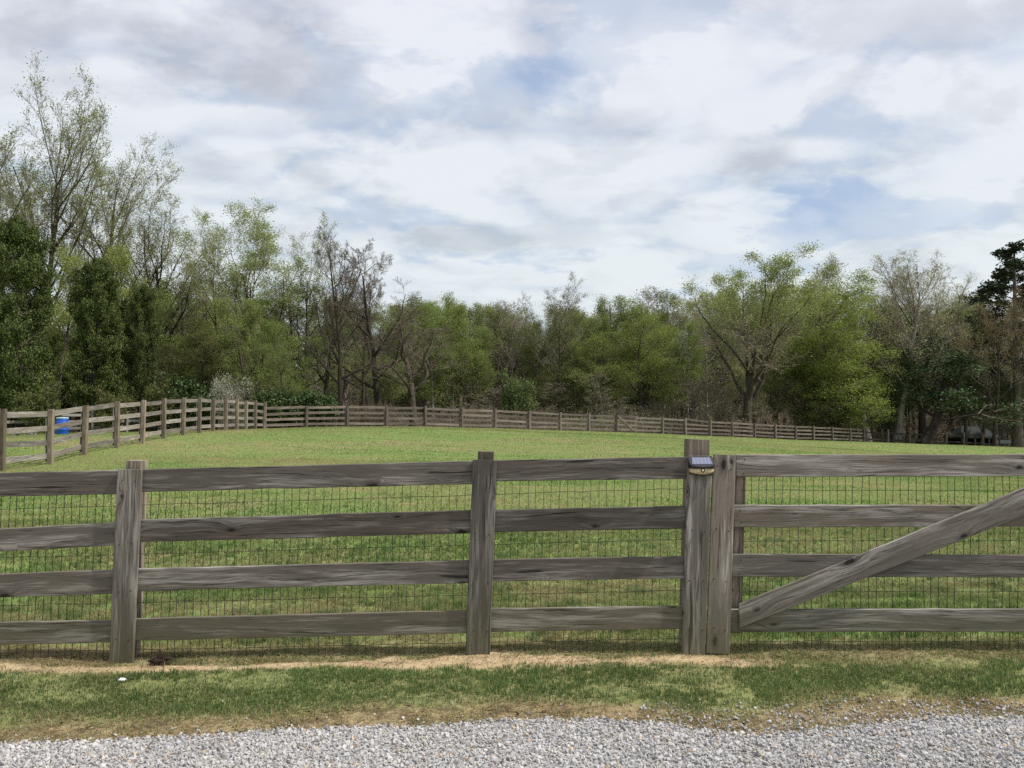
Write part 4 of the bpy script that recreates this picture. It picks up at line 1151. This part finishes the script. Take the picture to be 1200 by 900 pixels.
# full bright green tree, leafy nearly to the ground
PR['full'] = tree_proto("full_green_tree", 52, 16, .24, (.93, 9, .04, .02),
        [LV(26, .06, .98, 62, .36, 7, .10, .05, taper=.45, angsd=10), LV(9, .15, 1, 44, .45, 5, .16, .0), LV(7, .15, 1, 44, .5, 3, .2, -.02), LV(3, .15, 1, 44, .5, 3, .2, -.02)], nleaf=52000, lsize=.125, spread=.26)
# dense dark columnar trees
for i, sd_ in enumerate((61, 62, 63)):
    PR['dense%d' % i] = tree_proto("dense_tree", sd_, 12, .20, (.95, 9, .02, 0),
        [LV(80, .02, .98, 70, .23, 6, .08, .05, peak='col', taper=0, lrsd=.11, angsd=9), LV(9, .25, 1, 44, .42, 4, .2, .08), LV(6, .2, 1, 44, .5, 3, .25, .02)], nleaf=95000, lsize=.135, spread=.15, leaf_mat=M_waxy)
PR['pine'] = tree_proto("pine", 71, 20, .28, (.97, 10, .015, 0),
        [LV(34, .38, .98, 78, .20, 6, .08, .03, taper=.6, angsd=8), LV(8, .35, 1, 48, .42, 4, .12, .08), LV(6, .3, 1, 45, .5, 3, .2, .1)], nleaf=16000, lsize=.20, spread=.13, leaf_mat=M_waxy)
# low things
PR['shrub'] = tree_proto("shrub", 81, 3, .05, (.5, 5, .1, .1),
        [LV(14, .03, 1, 50, 1.0, 6, .14, .10, taper=.2), LV(8, .2, 1, 44, .5, 4, .2, .04), LV(6, .15, 1, 44, .5, 3, .2, .02, rmin=.006)], nleaf=7000, lsize=.13, spread=.14)
PR['dark_shrub'] = tree_proto("dark_shrub", 82, 3, .05, (.5, 5, .1, .1),
        [LV(18, .03, 1, 56, .95, 6, .14, .08, taper=.2), LV(8, .2, 1, 44, .5, 4, .2, .04), LV(6, .15, 1, 44, .5, 3, .2, .02, rmin=.006)], nleaf=10000, lsize=.15, spread=.13, leaf_mat=M_waxy)
PR['blossom'] = tree_proto("blossom_shrub", 83, 4, .06, (.5, 5, .1, .1),
        [LV(13, .05, 1, 46, 1.0, 6, .14, .08, taper=.2), LV(8, .2, 1, 44, .5, 4, .2, .04), LV(6, .15, 1, 44, .5, 3, .2, .02, rmin=.006)], nleaf=3000, lsize=.105, spread=.2)
PR['brush'] = tree_proto("brush", 84, 4, .05, (.6, 5, .12, .1),
        [LV(16, .03, 1, 48, .9, 6, .16, .08, taper=.2), LV(8, .2, 1, 44, .5, 4, .2, .05), LV(7, .15, 1, 44, .5, 3, .22, .03, rmin=.008), LV(3, .15, 1, 44, .5, 3, .22, .03, rmin=.008)], nleaf=700, lsize=.12, spread=.15)
# leaning dark trunk under an evergreen cloud
PR['leaner'] = tree_proto("leaning_tree", 91, 13, .42, (.85, 10, .07, .38),
        [LV(11, .25, 1, 55, .5, 9, .14, .07, taper=.3, angsd=14), LV(9, .3, 1, 46, .40, 5, .18, .02), LV(7, .2, 1, 44, .5, 4, .2, .0), LV(4, .2, 1, 44, .5, 3, .2, .0)], nleaf=9000, lsize=.22, spread=.3, leaf_mat=M_waxy, bark=bark_material("dark_bark", (.02, .017, .014), (.06, .05, .042)))

DG = (.072, .096, .024); MG = (.195, .24, .07); YG = (.22, .26, .08); PG = (.27, .30, .12); BG = (.22, .275, .07); TG = (.36, .35, .17); EG = (.045, .075, .026)
# -- the three dark trees beyond the side fence
plant(PR['dense0'], 24, 256, 47, "widest and tallest of three dense dark green trees beyond the sunlit fence", col=DG, width=66, name="dense_tree", ybase=487)
plant(PR['dense1'], 108, 300, 49, "middle one of three dense dark green trees, rounded top, beyond the sunlit fence", col=DG, width=53, name="dense_tree", ybase=486)
plant(PR['dense2'], 159, 330, 51, "smallest and narrowest of three dense dark green trees beyond the sunlit fence", col=DG, width=36, name="dense_tree", ybase=484)
# -- tall airy trees on that side
plant(PR['tall0'], 48, 92, 63, "tallest airy tree with rising limbs, standing behind the widest dark tree", col=YG, width=170, rz=.4, name="poplar_tree")
plant(PR['tall1'], 116, 158, 67, "tall airy tree with thin new leaves behind the middle dark tree", col=YG, width=120, rz=2.0, name="poplar_tree")
plant(PR['tall2'], 182, 212, 66, "airy tree with a long limb bending aside, behind the narrowest dark tree", col=YG, width=125, rz=1.1, name="poplar_tree")
plant(PR['tall2'], -28, 120, 60, "airy tree cut by the picture's edge beside the tallest airy tree", col=YG, width=150, rz=4.4, name="poplar_tree")
plant(PR['tall1'], -110, 100, 62, "airy tree outside the frame past the widest dark tree", col=YG, width=150, name="poplar_tree")
for px, yt, Y, c, w, lb in ((66, 285, 53, (.26, .31, .09), 62, "fresh green tree filling the gap between the two larger dense dark trees"), (139, 290, 60, (.26, .31, .09), 80, "fresh green tree filling the gap between the two smaller dense dark trees"), (5, 240, 66, MG, 120, "green crown showing above the widest dark tree"),
                            (192, 335, 60, (.23, .28, .08), 70, "green tree just past the narrowest dark tree, under the airy limb"), (228, 322, 68, BG, 110, "round green crown behind the white flowering shrub"), (262, 316, 76, MG, 100, "green crown deep behind the pale multi-stemmed tree"),
                            (-60, 280, 58, MG, 140, "green tree outside the frame past the dark trees")):
    plant(PR['green%d' % rng.integers(0, 4)], px, yt, Y, lb, col=c, width=w, name="green_tree")
plant(PR['pale0'], 302, 221, 60, "tall pale green tree with several rising stems behind the flowering shrub", col=PG, width=128, rz=.3, name="maple_tree")
plant(PR['pale1'], 252, 250, 64, "thin half-leafed tree leaning on the near side of the pale multi-stemmed tree", col=PG, width=80, rz=2.6, name="maple_tree")
plant(PR['pale1'], 352, 252, 62, "half-leafed tree between the pale multi-stemmed tree and the crooked bare trees", col=PG, width=92, rz=4.0, name="maple_tree")
plant(PR['bare0'], 400, 262, 57, "tallest crooked bare dark tree behind the second bay of the long fence", name="bare_tree", width=105, rz=.6)
plant(PR['bare1'], 447, 280, 58, "crooked bare dark tree with fan-shaped top, next after the tallest bare one", name="bare_tree", width=105, rz=2.2)
plant(PR['bare2'], 378, 278, 63, "bare dark tree with a forked trunk behind the laurel bushes", name="bare_tree", width=90, rz=1.2)
plant(PR['bare2'], 486, 345, 56, "low wide bare tree with sprawling limbs over the long fence", name="bare_tree", width=130, rz=3.2)
plant(PR['bare0'], 425, 305, 66, "thinner bare tree showing between the two tallest crooked bare ones", name="bare_tree", width=80, rz=4.2)
for px, yt, Y, c, w, lb in ((292, 348, 54, MG, 90, "low green tree under the pale multi-stemmed tree"), (342, 330, 64, MG, 95, "mid-height green tree behind the laurel bushes"), (330, 375, 52, MG, 72, "small green tree right behind the laurel bushes"), (398, 335, 70, MG, 90, "green tree glimpsed behind the tallest bare tree"),
                            (455, 345, 74, MG, 85, "green tree glimpsed behind the fan-shaped bare tree"), (240, 372, 53, (.11, .115, .04), 80, "olive green small tree above the flowering shrub"), (195, 400, 54, (.085, .085, .032), 70, "dull olive small tree beside the narrowest dark tree")):
    plant(PR['green%d' % rng.integers(0, 4)], px, yt, Y, lb, col=c, width=w, name="green_tree")
# -- shrubs behind the corner of the fences
plant(PR['blossom'], 262, 434, 49.5, "white flowering shrub behind the fence corner", cat="shrub", col=(.37, .39, .31), width=50, name="blossom_shrub")
for px, yt, Y, w, lb in ((208, 436, 50, 60, "dark evergreen bush between the narrowest dark tree and the flowering shrub"), (238, 448, 51, 46, "small dark bush beside the white flowering shrub"), (316, 455, 49, 50, "dark laurel bush just past the white flowering shrub"), (352, 457, 50, 56, "dark laurel bush behind the first bay of the long fence"), (380, 461, 51, 40, "smallest dark laurel bush, farthest from the fence corner")):
    plant(PR['dark_shrub'], px, yt, Y, lb, cat="shrub", col=(.052, .08, .026), width=w, name="laurel_bush")
for px, yt, Y, w, lb in ((60, 447, 44, 40, "low olive weedy bush behind the blue barrel"), (122, 452, 46, 34, "low olive weedy bush between the barrel and the middle dark tree"), (185, 440, 49, 34, "low olive weedy bush beside the narrowest dark tree")):
    plant(PR['shrub'], px, yt, Y, lb, cat="shrub", col=(.115, .125, .045), width=w, name="weedy_bush")
plant(PR['brush'], 440, 470, farY(440) + .6, "brown tangle of dead weeds against the long fence", cat="weeds", width=24, name="weed_clump", col=(.12, .10, .05))
# -- the middle of the wood
mid = [(530, 340, 80, 'green0', MG, 70, "green-topped tree at the start of the even stretch of wood"), (558, 352, 84, 'green1', MG, 60, "green tree next to the first green-topped one of the even stretch"), (508, 350, 78, 'pole0', MG, 55, "slim green tree just past the sprawling bare tree"),
       (585, 340, 88, 'grey0', PG, 62, "pale bare-topped tree between green crowns in the even stretch"), (596, 432, 74, 'shrub', (.125, .165, .06), 36, "bright green sapling low at the wood's edge"), (612, 352, 90, 'grey1', PG, 60, "pale bare-topped tree on the near side of the tallest mid-wood tree"),
       (651, 322, 79, 'pale1', (.13, .16, .06), 78, "tallest tree in the middle of the wood with a pale upper trunk"), (625, 372, 80, 'green2', (.13, .145, .045), 56, "yellowish green tree low beside the tallest mid-wood tree"), (688, 345, 86, 'grey0', PG, 70, "pale bare tree beyond the tallest mid-wood tree"),
       (700, 388, 77, 'green3', MG, 66, "low bright green tree at the foot of the tallest mid-wood tree"), (724, 343, 84, 'green1', MG, 72, "green crown on the skyline before the bright yellow-green tree"), (752, 352, 78, 'green0', BG, 74, "bright yellow-green tree behind the small field gate"),
       (778, 342, 88, 'pole1', MG, 50, "slim green tree rising past the bright yellow-green tree"), (795, 335, 90, 'grey1', PG, 76, "pale bare tree beside the spreading oak"), (668, 365, 82, 'pole1', MG, 52, "slim green tree leaning on the tallest mid-wood tree")]
for px, yt, Y, k, c, w, lb in mid:
    plant(PR[k], px, yt, Y, lb, col=c, width=w, name={'shr': 'sapling', 'gre': 'green_tree' if 'green' in k else 'bare_tree', 'pol': 'slender_tree', 'pal': 'maple_tree'}[k[:3]], cat="tree")
# -- oak, bright tree and the far end of the wood
plant(PR['oak'], 876, 302, 73, "wide spreading oak with fan of dark limbs and new yellow-green leaves", col=(.27, .305, .11), width=162, rz=.9, name="oak_tree")
plant(PR['full'], 966, 320, 80, "full bright green tree leafy to the ground beside the spreading oak", col=BG, width=126, name="full_green_tree")
plant(PR['full'], 985, 412, 79, "low bright green tree hanging over the end of the long fence", col=BG, width=84, name="full_green_tree", rz=2)
plant(PR['pole0'], 968, 300, 84, "slim pale tree poking above the full bright green tree", col=PG, width=44, name="slender_tree")
plant(PR['grey0'], 1016, 288, 84, "grey bare tree just past the full bright green tree", col=TG, width=94, rz=1, name="bare_tree")
plant(PR['tall0'], 1082, 284, 86, "tall tan-budded tree with a forked leaning limb above the dark leaning trunk", col=TG, width=150, rz=2.4, name="budding_tree")
plant(PR['grey1'], 1050, 312, 80, "thin bare tree between the grey bare one and the tan-budded one", col=TG, width=70, rz=.3, name="bare_tree")
plant(PR['pale1'], 1130, 316, 84, "tan-budded tree on the far side of the forked tall one", col=TG, width=84, rz=1.3, name="budding_tree")
plant(PR['pale1'], 1165, 340, 78, "rusty tan half-leafed tree below the dark pine", col=(.16, .12, .06), width=90, rz=3.3, name="budding_tree")
plant(PR['leaner'], 1082, 388, 76, "thick dark leaning tree with low limbs and evergreen leaves by the shed", col=EG, width=150, rz=.2, name="leaning_tree", ybase=520)
plant(PR['pine'], 1192, 286, 84, "dark pine at the wood's end above the shed", col=(.030, .042, .020), width=110, name="pine_tree")
plant(PR['pine'], 1240, 250, 86, "dark pine standing past the picture's edge", col=(.030, .042, .020), width=90, name="pine_tree")
for px, yt, w, lb in ((1046, 445, 70, "dark evergreen bush before the leaning tree, nearer the long fence"), (1150, 430, 80, "dark evergreen crown over the shed roof")):
    plant(PR['green1'], px, yt, 88, lb, cat="tree", col=EG, width=w, name="evergreen_tree")
# -- the wood behind them: many alike
def fill(n, u0, u1, Y0, Y1, ylo, yhi, kinds, cols, label, group, name, wmin, wmax):
    us_ = np.linspace(u0, u1, n) + rng.normal(0, (u1 - u0) / n * .35, n)
    for u in us_:
        Y = rng.uniform(Y0, Y1)
        if 1085 < u < 1190 and Y < 101: Y = 101 + rng.uniform(2, 8)
        if u > 300: Y = max(Y, (farY(u) if u < 1012 else 88) + rng.uniform(5, 9))
        plant(PR[kinds[rng.integers(len(kinds))]], float(u), float(np.interp(u, [0, 250, 480, 560, 780, 860, 1000, 1200], [330, 335, 350, 352, 352, 335, 340, 335]) + rng.uniform(ylo, yhi)), Y, label, col=cols[rng.integers(len(cols))], width=float(rng.uniform(wmin, wmax)), group=group, name=name)
BP = ['barepole0', 'barepole1', 'bare1', 'bare2']; GK = ['green0', 'green1', 'green2', 'green3', 'pole0', 'pole1']
fill(46, 190, 1620, 84, 96, 5, 45, BP, [TG], "slender brown bare tree inside the wood behind the long fence", "brown bare trees inside the wood", "woodland_bare_tree", 42, 66)
fill(30, 180, 1240, 96, 112, 0, 22, ['barepole0', 'barepole1', 'grey0', 'grey1'], [TG], "greyish bare tree deep in the wood, top at the skyline", "grey bare trees deep in the wood", "deep_bare_tree", 42, 66)
fill(54, -200, 1640, 98, 116, 4, 30, GK, [MG, YG, (.14, .17, .05)], "green-crowned tree deep in the wood behind the long fence", "green-crowned trees deep in the wood", "deep_green_tree", 42, 66)
fill(26, 440, 1060, 78, 96, 0, 40, ['pole0', 'pole1', 'green1', 'green3'], [MG, (.20, .26, .085), BG], "slim fresh green tree inside the wood behind the long fence", "slim green trees inside the wood", "slim_green_tree", 34, 56)
fill(36, 200, 1240, 116, 132, 4, 16, BP + GK, [MG, (.10, .11, .045)], "hazy tree at the back of the wood", "trees at the back of the wood", "back_tree", 44, 64)
fill(34, 300, 1250, 74, 92, 55, 110, ['barepole0', 'barepole1', 'brush', 'pole1', 'green2'], [(.10, .12, .04), MG, TG], "low thin tree of the understorey behind the long fence", "understorey trees behind the long fence", "understorey_tree", 36, 70)
fill(42, -200, 1640, 104, 126, 40, 95, ['brush', 'green2', 'brush'], [(.16, .15, .07), (.15, .17, .06)], "broad twiggy thicket deep in the wood, filling the gaps between trunks", "thickets deep in the wood", "deep_thicket", 66, 110)
fill(24, -160, 230, 60, 84, 40, 110, ['green0', 'green1', 'green3', 'pole0', 'shrub'], [MG, (.14, .17, .05)], "green small tree behind the dense dark trees", "green trees behind the dense dark trees", "small_green_tree", 70, 110)
fill(26, 190, 1250, 66, 92, 100, 125, ['brush'], [(.11, .11, .05)], "brown leafless thicket bush at the foot of the wood", "thicket bushes at the foot of the wood", "thicket_bush", 40, 80)
def undergrowth():
    n = 42000
    u = rng.uniform(-100, 1300, n); Y = 1 / rng.uniform(1 / 118, 1 / 64, n)
    x = (u - 600) / F * Y
    ok = (behind_far(x, Y) > 4) & ((x > -13) | (Y > 60)) & ~((u > 1085) & (u < 1190) & (Y < 98)); x, Y = x[ok], Y[ok]; n = len(x)
    z = terr(x, Y)
    h = rng.uniform(.6, 1, n) * (1 + 3.2 * fbm(x * .16, Y * .16, 91, 3) ** 1.5)
    d = norm(rng.normal(size=(n, 3)) * .35 + np.array([0, 0, 1.0])); s = np.cross(d, rng.normal(size=(n, 3))); s = norm(s) * rng.uniform(.008, .022, n)[:, None]
    b = np.stack([x, Y, z - .1], -1); m_ = b + d * (h * .6)[:, None]; t_ = m_ + norm(d + .5 * rng.normal(size=(n, 3))) * (h * .5)[:, None]
    V = np.stack([b - s, b + s, m_ + s * .7, m_ - s * .7, t_], 1).reshape(-1, 3); o = np.arange(n)[:, None] * 5
    nl = 45000
    k = rng.integers(0, n, nl); c = b[k] + (t_[k] - b[k]) * rng.uniform(.2, 1, nl)[:, None] + rng.normal(0, .15, (nl, 3))
    sel = fbm(c[:, 0] * .12, c[:, 1] * .12, 95, 3) > .47
    c = c[sel]; lv, lq = leaves(rng, c, .17)
    g = rng.uniform(.13, .32, n)[:, None] * np.array([1.0, .84, .66])
    lc = rng.uniform(.6, 1.3, len(c))[:, None] * np.array([.18, .22, .08])
    me = np_mesh("undergrowth", np.concatenate([V, lv]), [o + np.array([[0, 1, 2, 3]]), o + np.array([[3, 2, 4]]), lq + len(V)], [M_grass])
    set_color(me, np.concatenate([np.repeat(g, 5, 0), np.repeat(lc, 4, 0)]))
    tag(add_obj("undergrowth", me), "brown twiggy undergrowth along the floor of the wood", "undergrowth", kind="stuff")
undergrowth()


# ------------------------------------------------------------------ daylight
SUN_AZ, SUN_EL = R(99), R(55)       # clockwise from the view direction
sun = bpy.data.lights.new("Sun", 'SUN'); sun.energy = 3.9; sun.angle = R(1.2); sun.color = (1.0, .955, .89)
so = bpy.data.objects.new("Sun", sun); COL.objects.link(so)
sv_ = Vector((math.sin(SUN_AZ) * math.cos(SUN_EL), math.cos(SUN_AZ) * math.cos(SUN_EL), math.sin(SUN_EL)))
so.rotation_euler = sv_.to_track_quat('Z', 'Y').to_euler(); so.location = sv_ * 60
world = bpy.data.worlds.new("World"); scene.world = world; world.use_nodes = True
t = NT(world.node_tree); t.n.clear()
wo = t.new('ShaderNodeOutputWorld'); bg = t.new('ShaderNodeBackground'); bg.inputs['Strength'].default_value = .1
sky = t.new('ShaderNodeTexSky', sky_type='NISHITA'); sky.sun_disc = False; sky.sun_elevation = SUN_EL; sky.sun_rotation = SUN_AZ
gd = t.new('ShaderNodeTexCoord').outputs['Generated']
dx, dy_, dz = t.sep(gd)
# cloud layer: directions projected on a flat deck overhead
dzc = t.math('MAXIMUM', dz, 0.0)
den = t.math('ADD', dzc, .26)
pl = t.comb(t.math('DIVIDE', dx, den), t.math('DIVIDE', dy_, den), 0.0)
wv = t.new('ShaderNodeTexNoise'); t.link(pl, wv.inputs['Vector']); wv.inputs['Scale'].default_value = 2.2; wv.inputs['Detail'].default_value = 4
warp = t.vmath('SCALE', t.vmath('SUBTRACT', wv.outputs['Color'], (.5, .5, .5)), scale=.18)
pw = t.vmath('ADD', pl, warp)
st = t.vmath('MULTIPLY', pw, (1.0, 1.25, 1.0))
n1 = t.noise(t.vmath('ADD', st, (3.7, 1.2, .0)), 1.9, 10, .60)
n2 = t.noise(t.vmath('ADD', st, (8.1, 5.5, .0)), 2.8, 10, .60)
n3 = t.noise(t.vmath('ADD', pw, (1.1, 9.5, .0)), 7.0, 8, .62)
# cloud masses in given parts of the sky, with ragged noise edges
yv = t.math('MAXIMUM', dy_, .08)
qu = t.math('DIVIDE', dx, yv); qv = t.math('DIVIDE', dz, yv)
sw = t.sep(t.vmath('SCALE', warp, scale=.42))
qu = t.math('ADD', qu, sw[0]); qv = t.math('ADD', qv, t.math('MULTIPLY', sw[1], .55))
def blob(px, py, rx, ry, tilt=0.0, lo=.35, hi=1.25):
    d = at(px, py, 1.0); cu, cv = d.x, d.z - CAMZ
    a = t.math('SUBTRACT', qu, cu); b = t.math('SUBTRACT', qv, cv)
    ct, s_t = math.cos(tilt), math.sin(tilt)
    a2 = t.math('ADD', t.math('MULTIPLY', a, ct), t.math('MULTIPLY', b, s_t)); b2 = t.math('SUBTRACT', t.math('MULTIPLY', b, ct), t.math('MULTIPLY', a, s_t))
    r2 = t.math('SQRT', t.math('ADD', t.math('POWER', t.math('ABSOLUTE', t.math('DIVIDE', a2, rx / F)), 2.0), t.math('POWER', t.math('ABSOLUTE', t.math('DIVIDE', b2, ry / F)), 2.0)))
    r2 = t.math('ADD', r2, t.math('MULTIPLY', t.math('SUBTRACT', n3, .5), 1.1))
    return t.smooth(r2, lo, hi, 1.0, 0.0)
def total(lst):
    s = None
    for w, m in lst:
        v = t.math('MULTIPLY', m, w); s = v if s is None else t.math('ADD', s, v)
    return s
blue = total([(.85, blob(640, 88, 62, 34)), (.55, blob(372, 14, 40, 10)), (.75, blob(985, 232, 120, 40, .15)), (.7, blob(820, 216, 50, 14)), (.6, blob(1090, 160, 55, 30)), (.45, blob(900, 30, 60, 26)), (.5, blob(1180, 45, 40, 34)), (.35, blob(250, 195, 75, 22, -.35)), (.35, blob(690, 255, 130, 22))])
dark = total([(.95, blob(285, 60, 130, 80, .1)), (1.5, blob(540, 283, 88, 22, -.08)), (.75, blob(232, 180, 60, 22, -.4)), (.55, blob(60, 20, 120, 50)), (.5, blob(395, 100, 130, 62)), (.5, blob(575, 120, 60, 40)), (.6, blob(885, 185, 70, 34, .2)), (.45, blob(720, 150, 60, 26)), (.35, blob(150, 85, 90, 30)), (.3, blob(620, 150, 160, 40))])
lite = total([(.9, blob(968, 171, 56, 17)), (.5, blob(120, 25, 40, 40)), (.6, blob(300, 140, 130, 26)), (.6, blob(460, 95, 60, 40)), (.55, blob(780, 60, 120, 60)), (.55, blob(1130, 210, 70, 40, .3)), (.45, blob(840, 290, 110, 30)), (.6, blob(860, 130, 130, 30, .25)), (.4, blob(520, 330, 160, 24))])
cov = t.math('ADD', t.smooth(n1, .40, .485, .48, 1.0), t.math('MULTIPLY', lite, .5), clamp=True)
cov = t.math('SUBTRACT', cov, t.math('MULTIPLY', blue, t.smooth(n3, .35, .6, .60, .26)), clamp=True)
cov = t.math('MAXIMUM', cov, t.math('MULTIPLY', dark, .9), clamp=True)
cov = t.math('MAXIMUM', cov, t.smooth(dz, .30, .02, 0.0, .72))
shade = t.smooth(n2, .42, .54, .85, 0.0)
shade = t.math('ADD', t.math('MULTIPLY', shade, .52), t.math('MULTIPLY', dark, .72))
shade = t.math('SUBTRACT', shade, t.math('MULTIPLY', lite, .7), clamp=True)
shade = t.math('MULTIPLY', shade, t.smooth(n3, .25, .70, 1.15, .75), clamp=True)
cw = t.mix(t.smooth(dz, .05, .55), (6.5, 7.05, 7.3), (6.7, 6.9, 7.5))
cg = t.mix(t.smooth(dz, .08, .45), (4.6, 5.2, 5.6), (4.25, 4.5, 5.2))
# relief: billowing puffs whose sunward flank is bright and the other grey
def puff(off, sc):
    nd = t.new('ShaderNodeTexNoise', noise_type='RIDGED_MULTIFRACTAL', normalize=False)
    t.link(t.vmath('ADD', t.vmath('MULTIPLY', pw, (1.0, 1.25, 1.0)), (21.3 + off[0], 4.4 + off[1], 0.0)), nd.inputs['Vector'])
    nd.inputs['Scale'].default_value = sc; nd.inputs['Detail'].default_value = 5.0; nd.inputs['Roughness'].default_value = .5
    nd.inputs['Offset'].default_value = .9; nd.inputs['Gain'].default_value = 1.6
    return nd.outputs[0]
p0, p1 = puff((0, 0), 1.5), puff((.05, -.05), 1.5)
rel = t.math('MULTIPLY', t.math('SUBTRACT', p0, p1), .55)
rel = t.math('MINIMUM', t.math('MAXIMUM', rel, -.35), .45)
cov = t.math('SUBTRACT', cov, t.math('MULTIPLY', t.smooth(p0, .95, 1.75), t.math('MULTIPLY', t.smooth(dz, .05, .25), .40)), clamp=True)
shade = t.math('ADD', shade, rel, clamp=True)
cloud = t.mix(shade, cw, cg)
bsky = t.mix(.68, t.vmath('SCALE', sky.outputs[0], scale=1.0), (4.0, 4.95, 6.6))
final = t.mix(cov, bsky, cloud)
t.link(final, bg.inputs['Color']); t.link(bg.outputs[0], wo.inputs[0])

# ------------------------------------------------------------------ render settings
scene.render.engine = 'CYCLES'
c = scene.cycles
c.max_bounces = 5; c.diffuse_bounces = 3; c.glossy_bounces = 2; c.transmission_bounces = 3; c.transparent_max_bounces = 4
c.use_denoising = False
c.use_adaptive_sampling = False
scene.view_settings.view_transform = 'Standard'
scene.view_settings.look = 'None'
scene.view_settings.exposure = 0.3
scene.view_settings.gamma = 1.0
scene.view_settings.use_curve_mapping = False
